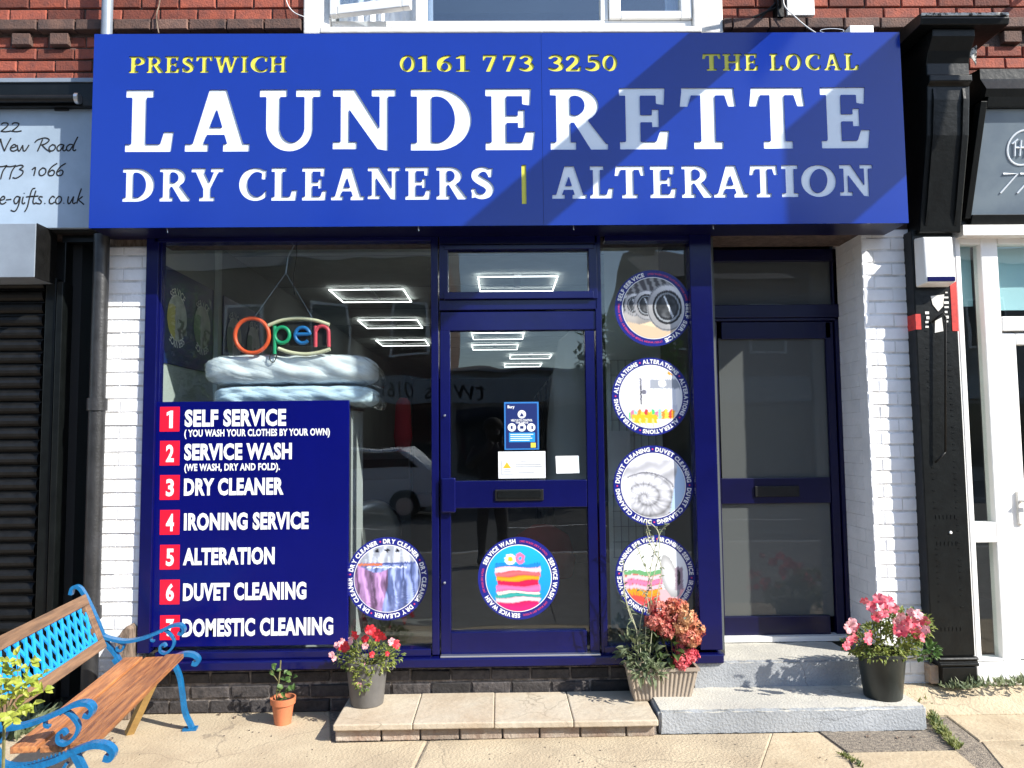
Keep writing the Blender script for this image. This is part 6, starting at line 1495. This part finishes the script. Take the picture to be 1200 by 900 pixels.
# low growth behind the bench end, and the weeds in the joints
def tufts(name, label, pts, n, h, m, seed, spread=.03):
    r = random.Random(seed); b = MB()
    for _ in range(n):
        k = r.randrange(len(pts)-1); f = r.random(); p = Vector(pts[k]).lerp(Vector(pts[k+1]), f)+Vector((r.uniform(-spread, spread), r.uniform(-spread, spread), 0))
        leaf(b, p, (r.uniform(-.7,.7), r.uniform(-.7,.3), r.uniform(.3,1)), (r.uniform(-1,1), -1, .2), h*r.uniform(.4,1.2), h*.28, curl=.5)
    o = b.build(name, m, kind='stuff'); return tagg(o, label, 'weeds')
tufts('weeds', 'low green weeds growing under the blue and brown bench', [G(0, 868, 0), G(30, 850, 0), G(48, 838, 0)], 260, .09, 'leaf3', 51, .10)
tufts('weeds', 'yellow green weeds in the joint beside the concrete step', [G(1092, 838, 0), G(1100, 856, 0), G(1122, 878, 0)], 330, .04, 'weed', 52, .014)
tufts('weeds', 'green weeds at the corner between the concrete step and the white pier', [G(1068, 820, .03), G(1082, 830, .01)], 170, .06, 'weed', 53, .03)
tufts('weeds', 'straggling weeds along the foot of the white upvc door screen', [P(1105, 806, -.12), P(1150, 803, -.12), P(1260, 800, -.12)], 190, .055, 'leaf3', 54, .05)
tufts('weeds', 'sparse weeds in the cracks of the flagstones at the bottom right', [G(985, 884, 0), G(1010, 899, 0)], 60, .025, 'weed', 55, .01)
# grit and dead leaves
r = random.Random(61); b = MB()
for _ in range(260):
    x = r.uniform(-3, 3.6); y = -.05-abs(r.gauss(0, .35)) if r.random() < .5 else r.uniform(-1.3, -.45)
    if -1 < x < 2.3 and y > -.5: continue
    s = r.uniform(.0012, .004); n0 = len(b.v); b.box(x-s, x+s*r.uniform(.5,1.5), y-s, y+s, .0015, .002+s*.8)
tagg(b.build('grit', 'flagd', kind='stuff'), 'scattered grit on the pavement along the shop walls', 'grit')
b = MB(); r = random.Random(64)
for x, y in ((130,868),(133,872),(85,878),(1052,866),(1066,863),(1015,864),(258,838),(275,842),(1190,812),(1080,812)):
    leaf(b, G(x, y, .004), (r.uniform(-1,1), r.uniform(-1,1), .1), (0,0,1), .03, .018, curl=.1)
tagg(b.build('dead_leaves', 'soilleaf' if 'soilleaf' in MT else 'log', kind='stuff'), 'a few dry dead leaves lying on the pavement', 'leaves')

# ================================================================== ACROSS THE STREET (seen in the glass)
MT['ob1'] = mat('dark brick terrace opposite', (0.16, 0.10, 0.08), 0.9, var=.2, scale=3); MT['ob2'] = mat('grey render opposite', (0.30, 0.30, 0.29), 0.9, var=.1, scale=2); MT['fas'] = mat('grey opposite fascia', (0.33, 0.36, 0.38), 0.6)
MT['dkglass'] = mat('dark window glass', (0.02, 0.025, 0.03), 0.05); MT['roof'] = mat('slate roof', (0.10, 0.10, 0.11), 0.8)
def opp(label, x0, x1, h, m, fas, roofh=1.8, bays=2):
    t = thing('opposite_building', label, 'building', ((x0+x1)/2, -19.2, -.008)); Y = -19.2
    b = MB(); b.box(x0, x1, Y-8, Y, -.1, h); b.build('wall', m, t)
    b = MB(); b.prismx([(Y-8.2, h), (Y+.2, h), (Y-4, h+roofh)], x0, x1); b.build('roof', 'roof', t)
    w_ = (x1-x0)/bays
    b = MB(); b.box(x0+.1, x1-.1, Y+.002, Y+.15, 2.65, 3.45); b.build('fascia', fas, t)
    b = MB(); b.box(x0+.3, x1-.3, Y+.002, Y+.03, .5, 2.5); b.build('shop_window', 'dkglass', t)
    if h > 5:
        for k in range(bays):
            xc = x0+w_*(k+.5); o = MB(); o.box(xc-.6, xc+.6, Y+.003, Y+.06, 4.2, 5.8); f = o.build('window', 'upvc', t)
            o = MB(); o.box(xc-.52, xc+.52, Y+.061, Y+.07, 4.28, 5.72); o.build('pane', 'dkglass', f)
        b = MB(); b.box(x0+.3, x0+1.1, Y-4.5, Y-3.5, h+roofh-.5, h+roofh+1.1); b.build('chimney', m, t)
    return t
xs = [-34, -26.5, -19, -12, -6.5, -1.6]
for i in range(5): opp('dark brick two storey shop across the street, %s' % ['farthest left', 'second from the left', 'third from the left', 'fourth from the left', 'nearest the low shop'][i], xs[i], xs[i+1]-.01, 6.9+.25*(i % 3), 'ob1', 'fas')
lo_ = opp('low grey rendered shop across the street', -1.59, 4.6, 3.6, 'ob2', 'fas', .5)
for i, (a, b2) in enumerate(((4.61, 10), (10.01, 17), (17.01, 26), (26.01, 35))): opp('two storey shop across the street, %s' % ['right of the low shop', 'second right of the low shop', 'third right of the low shop', 'farthest right'][i], a, b2-.01, 6.6+.3*(i % 2), 'ob2' if i % 2 else 'ob1', 'fas')
b = MB(); Yf = -19.2+.152
text_fit(b, 'twins', -2.35, -.45, 2.75, 3.3, Yf, bold=.0, flip=True); text_fit(b, '0161 465', -4.3, -2.75, 2.85, 3.25, Yf, flip=True); b.build('opposite_lettering', 'gap', label='dark lettering on the fascia across the street', cat='lettering')
def tree(x, y, h, r_, seed, label):
    t = thing('street_tree', label, 'tree', (x, y, -.008)); r = random.Random(seed)
    b = MB(); b.tube([(x, y, 0), (x+.1, y, h*.35), (x, y+.1, h*.6)], [.16, .12, .06], 8)
    for k in range(6): a = k*1.05; b.tube([(x+.05, y, h*(.35+.04*k)), (x+r_*.6*math.cos(a), y+r_*.6*math.sin(a), h*(.6+.04*k))], [.06, .02], 5)
    b.build('trunk', 'log', t); lf = MB()
    for _ in range(1500):
        v = rv(r); p = Vector((x, y, h*.68))+Vector((v.x*r_, v.y*r_, v.z*h*.32)); leaf(lf, p, rv(r), (0,0,1), .22, .12)
    lf.build('crown', 'leaf2', t)
tree(3.3, -15.2, 5.0, 1.5, 1, 'small street tree across the road')
tree(-9, -15.2, 6.0, 1.9, 2, 'street tree across the road on the far left')
# parked car across the road
def car():
    t = thing('parked_car', 'white estate car parked on the far side of the street', 'car', (-3.4, -12.9, -.125)); Y0, Y1 = -13.8, -12.0; z0 = -.125
    X = lambda u: -3.4+u
    prof = [(-2.15,.35),(-2.2,.75),(-2.0,.92),(-1.15,1.02),(-.55,1.42),(.2,1.5),(1.3,1.46),(1.85,1.05),(2.15,.95),(2.2,.4),(1.75,.3),(-1.8,.3)]
    b = MB(); b.prism([(X(u), z0+v) for u, v in prof], Y0, Y1); b.build('body', 'letw', t, bevel=.08)
    for a, c_ in (((-1.0,1.04),(-.5,1.36)), ((-.1,1.04),(.0,1.38)), ((.75,1.04),(.85,1.38))): pass
    b = MB(); 
    for s in (Y1+.002, Y0-.012): b.prism([(X(-.98), z0+1.03), (X(-.52), z0+1.37), (X(.05), z0+1.43), (X(.05), z0+1.03)], s, s+.01); b.prism([(X(.12), z0+1.03), (X(.12), z0+1.43), (X(1.25), z0+1.40), (X(1.6), z0+1.06)], s, s+.01)
    b.build('side_windows', 'dkglass', t)
    for u in (-1.35, 1.35):
        for s in (Y1-.1, Y0-.1):
            w_ = MB(); w_.lathe([(.33, 0), (.34, .03), (.34, .2), (.33, .22)], (0,0,0), 20); w_.xf(Matrix.Translation((X(u), s+.22, z0+.34)) @ Matrix.Rotation(math.pi/2, 4, 'X')); wh = w_.build('wheel', 'gap', t)
            w_ = MB(); w_.lathe([(.2, -.005), (.2, .225)], (0,0,0), 12); w_.xf(Matrix.Translation((X(u), s+.22, z0+.34)) @ Matrix.Rotation(math.pi/2, 4, 'X')); w_.build('rim', 'steel', wh)
    b = MB(); b.box(X(-2.19), X(-2.02), Y0+.1, Y0+.4, z0+.66, z0+.78); b.box(X(-2.19), X(-2.02), Y1-.4, Y1-.1, z0+.66, z0+.78); b.build('headlight', 'steel', t)
    b = MB(); b.box(X(2.0), X(2.19), Y1-.35, Y1-.05, z0+.75, z0+.95); b.build('tail_light', 'red', t)
car()
# the photographer, seen only as a dark reflection in the door
def photographer():
    t = thing('person', 'person in a dark jacket and trousers holding up a phone, reflected in the shop door', 'person', (-.1, -4.95, -.004)); o3 = Vector((-.1, -4.95, -.004))
    J = [((0,0,.93),.16),((0,-.0,1.12),.15),((0,0,1.32),.17),((0,.0,1.45),.08),((0,.02,1.53),.055),((0,.03,1.62),.095),((0,.03,1.70),.085),
         ((.17,0,1.38),.065),((.27,.12,1.20),.052),((.12,.34,1.42),.038),((.08,.38,1.50),.032),
         ((-.17,0,1.38),.065),((-.27,.12,1.20),.052),((-.04,.34,1.42),.038),((.0,.38,1.50),.032),
         ((.10,0,.86),.10),((.11,.02,.48),.072),((.12,-.02,.09),.05),((.13,.12,.04),.045),
         ((-.10,0,.86),.10),((-.12,.04,.48),.072),((-.14,.0,.09),.05),((-.16,.13,.04),.045)]
    E = [(0,1),(1,2),(2,3),(3,4),(4,5),(5,6),(2,7),(7,8),(8,9),(9,10),(2,11),(11,12),(12,13),(13,14),(0,15),(15,16),(16,17),(17,18),(0,19),(19,20),(20,21),(21,22)]
    me = bpy.data.meshes.new('body'); me.from_pydata([j[0] for j in J], E, []); me.materials.append(MT['skinm'])
    o = link('body', me, t); m = o.modifiers.new('skin', 'SKIN'); 
    for i, j in enumerate(J): me.skin_vertices[0].data[i].radius = (j[1], j[1])
    me.skin_vertices[0].data[0].use_root = True
    s = o.modifiers.new('sub', 'SUBSURF'); s.levels = 1; s.render_levels = 1; m.use_smooth_shade = True
    b = MB(); b.lathe([(.05, .0), (.10, .02), (.108, .07), (.08, .13), (.02, .16)], (0, .01, 1.63), 16); b.build('hair', 'gap', t, local=True, smooth=True)
    for s_ in (-1, 1):
        for k in range(4):
            b = MB(); zz = 1.485+k*.018; b.tube([(.04+s_*.055, .375, zz), (.04+s_*.075, .405, zz+.004), (.04+s_*.055, .425, zz+.004)], .0085, 6); b.build('finger', 'skinm', t, local=True, smooth=True)
    b = MB(); b.box(-.035, .115, .395, .403, 1.50, 1.575); b.build('phone', 'gap', t, local=True, bevel=.003)
MT['skinm'] = mat('dark clothing', (0.04, 0.04, 0.05), 0.85)
photographer()
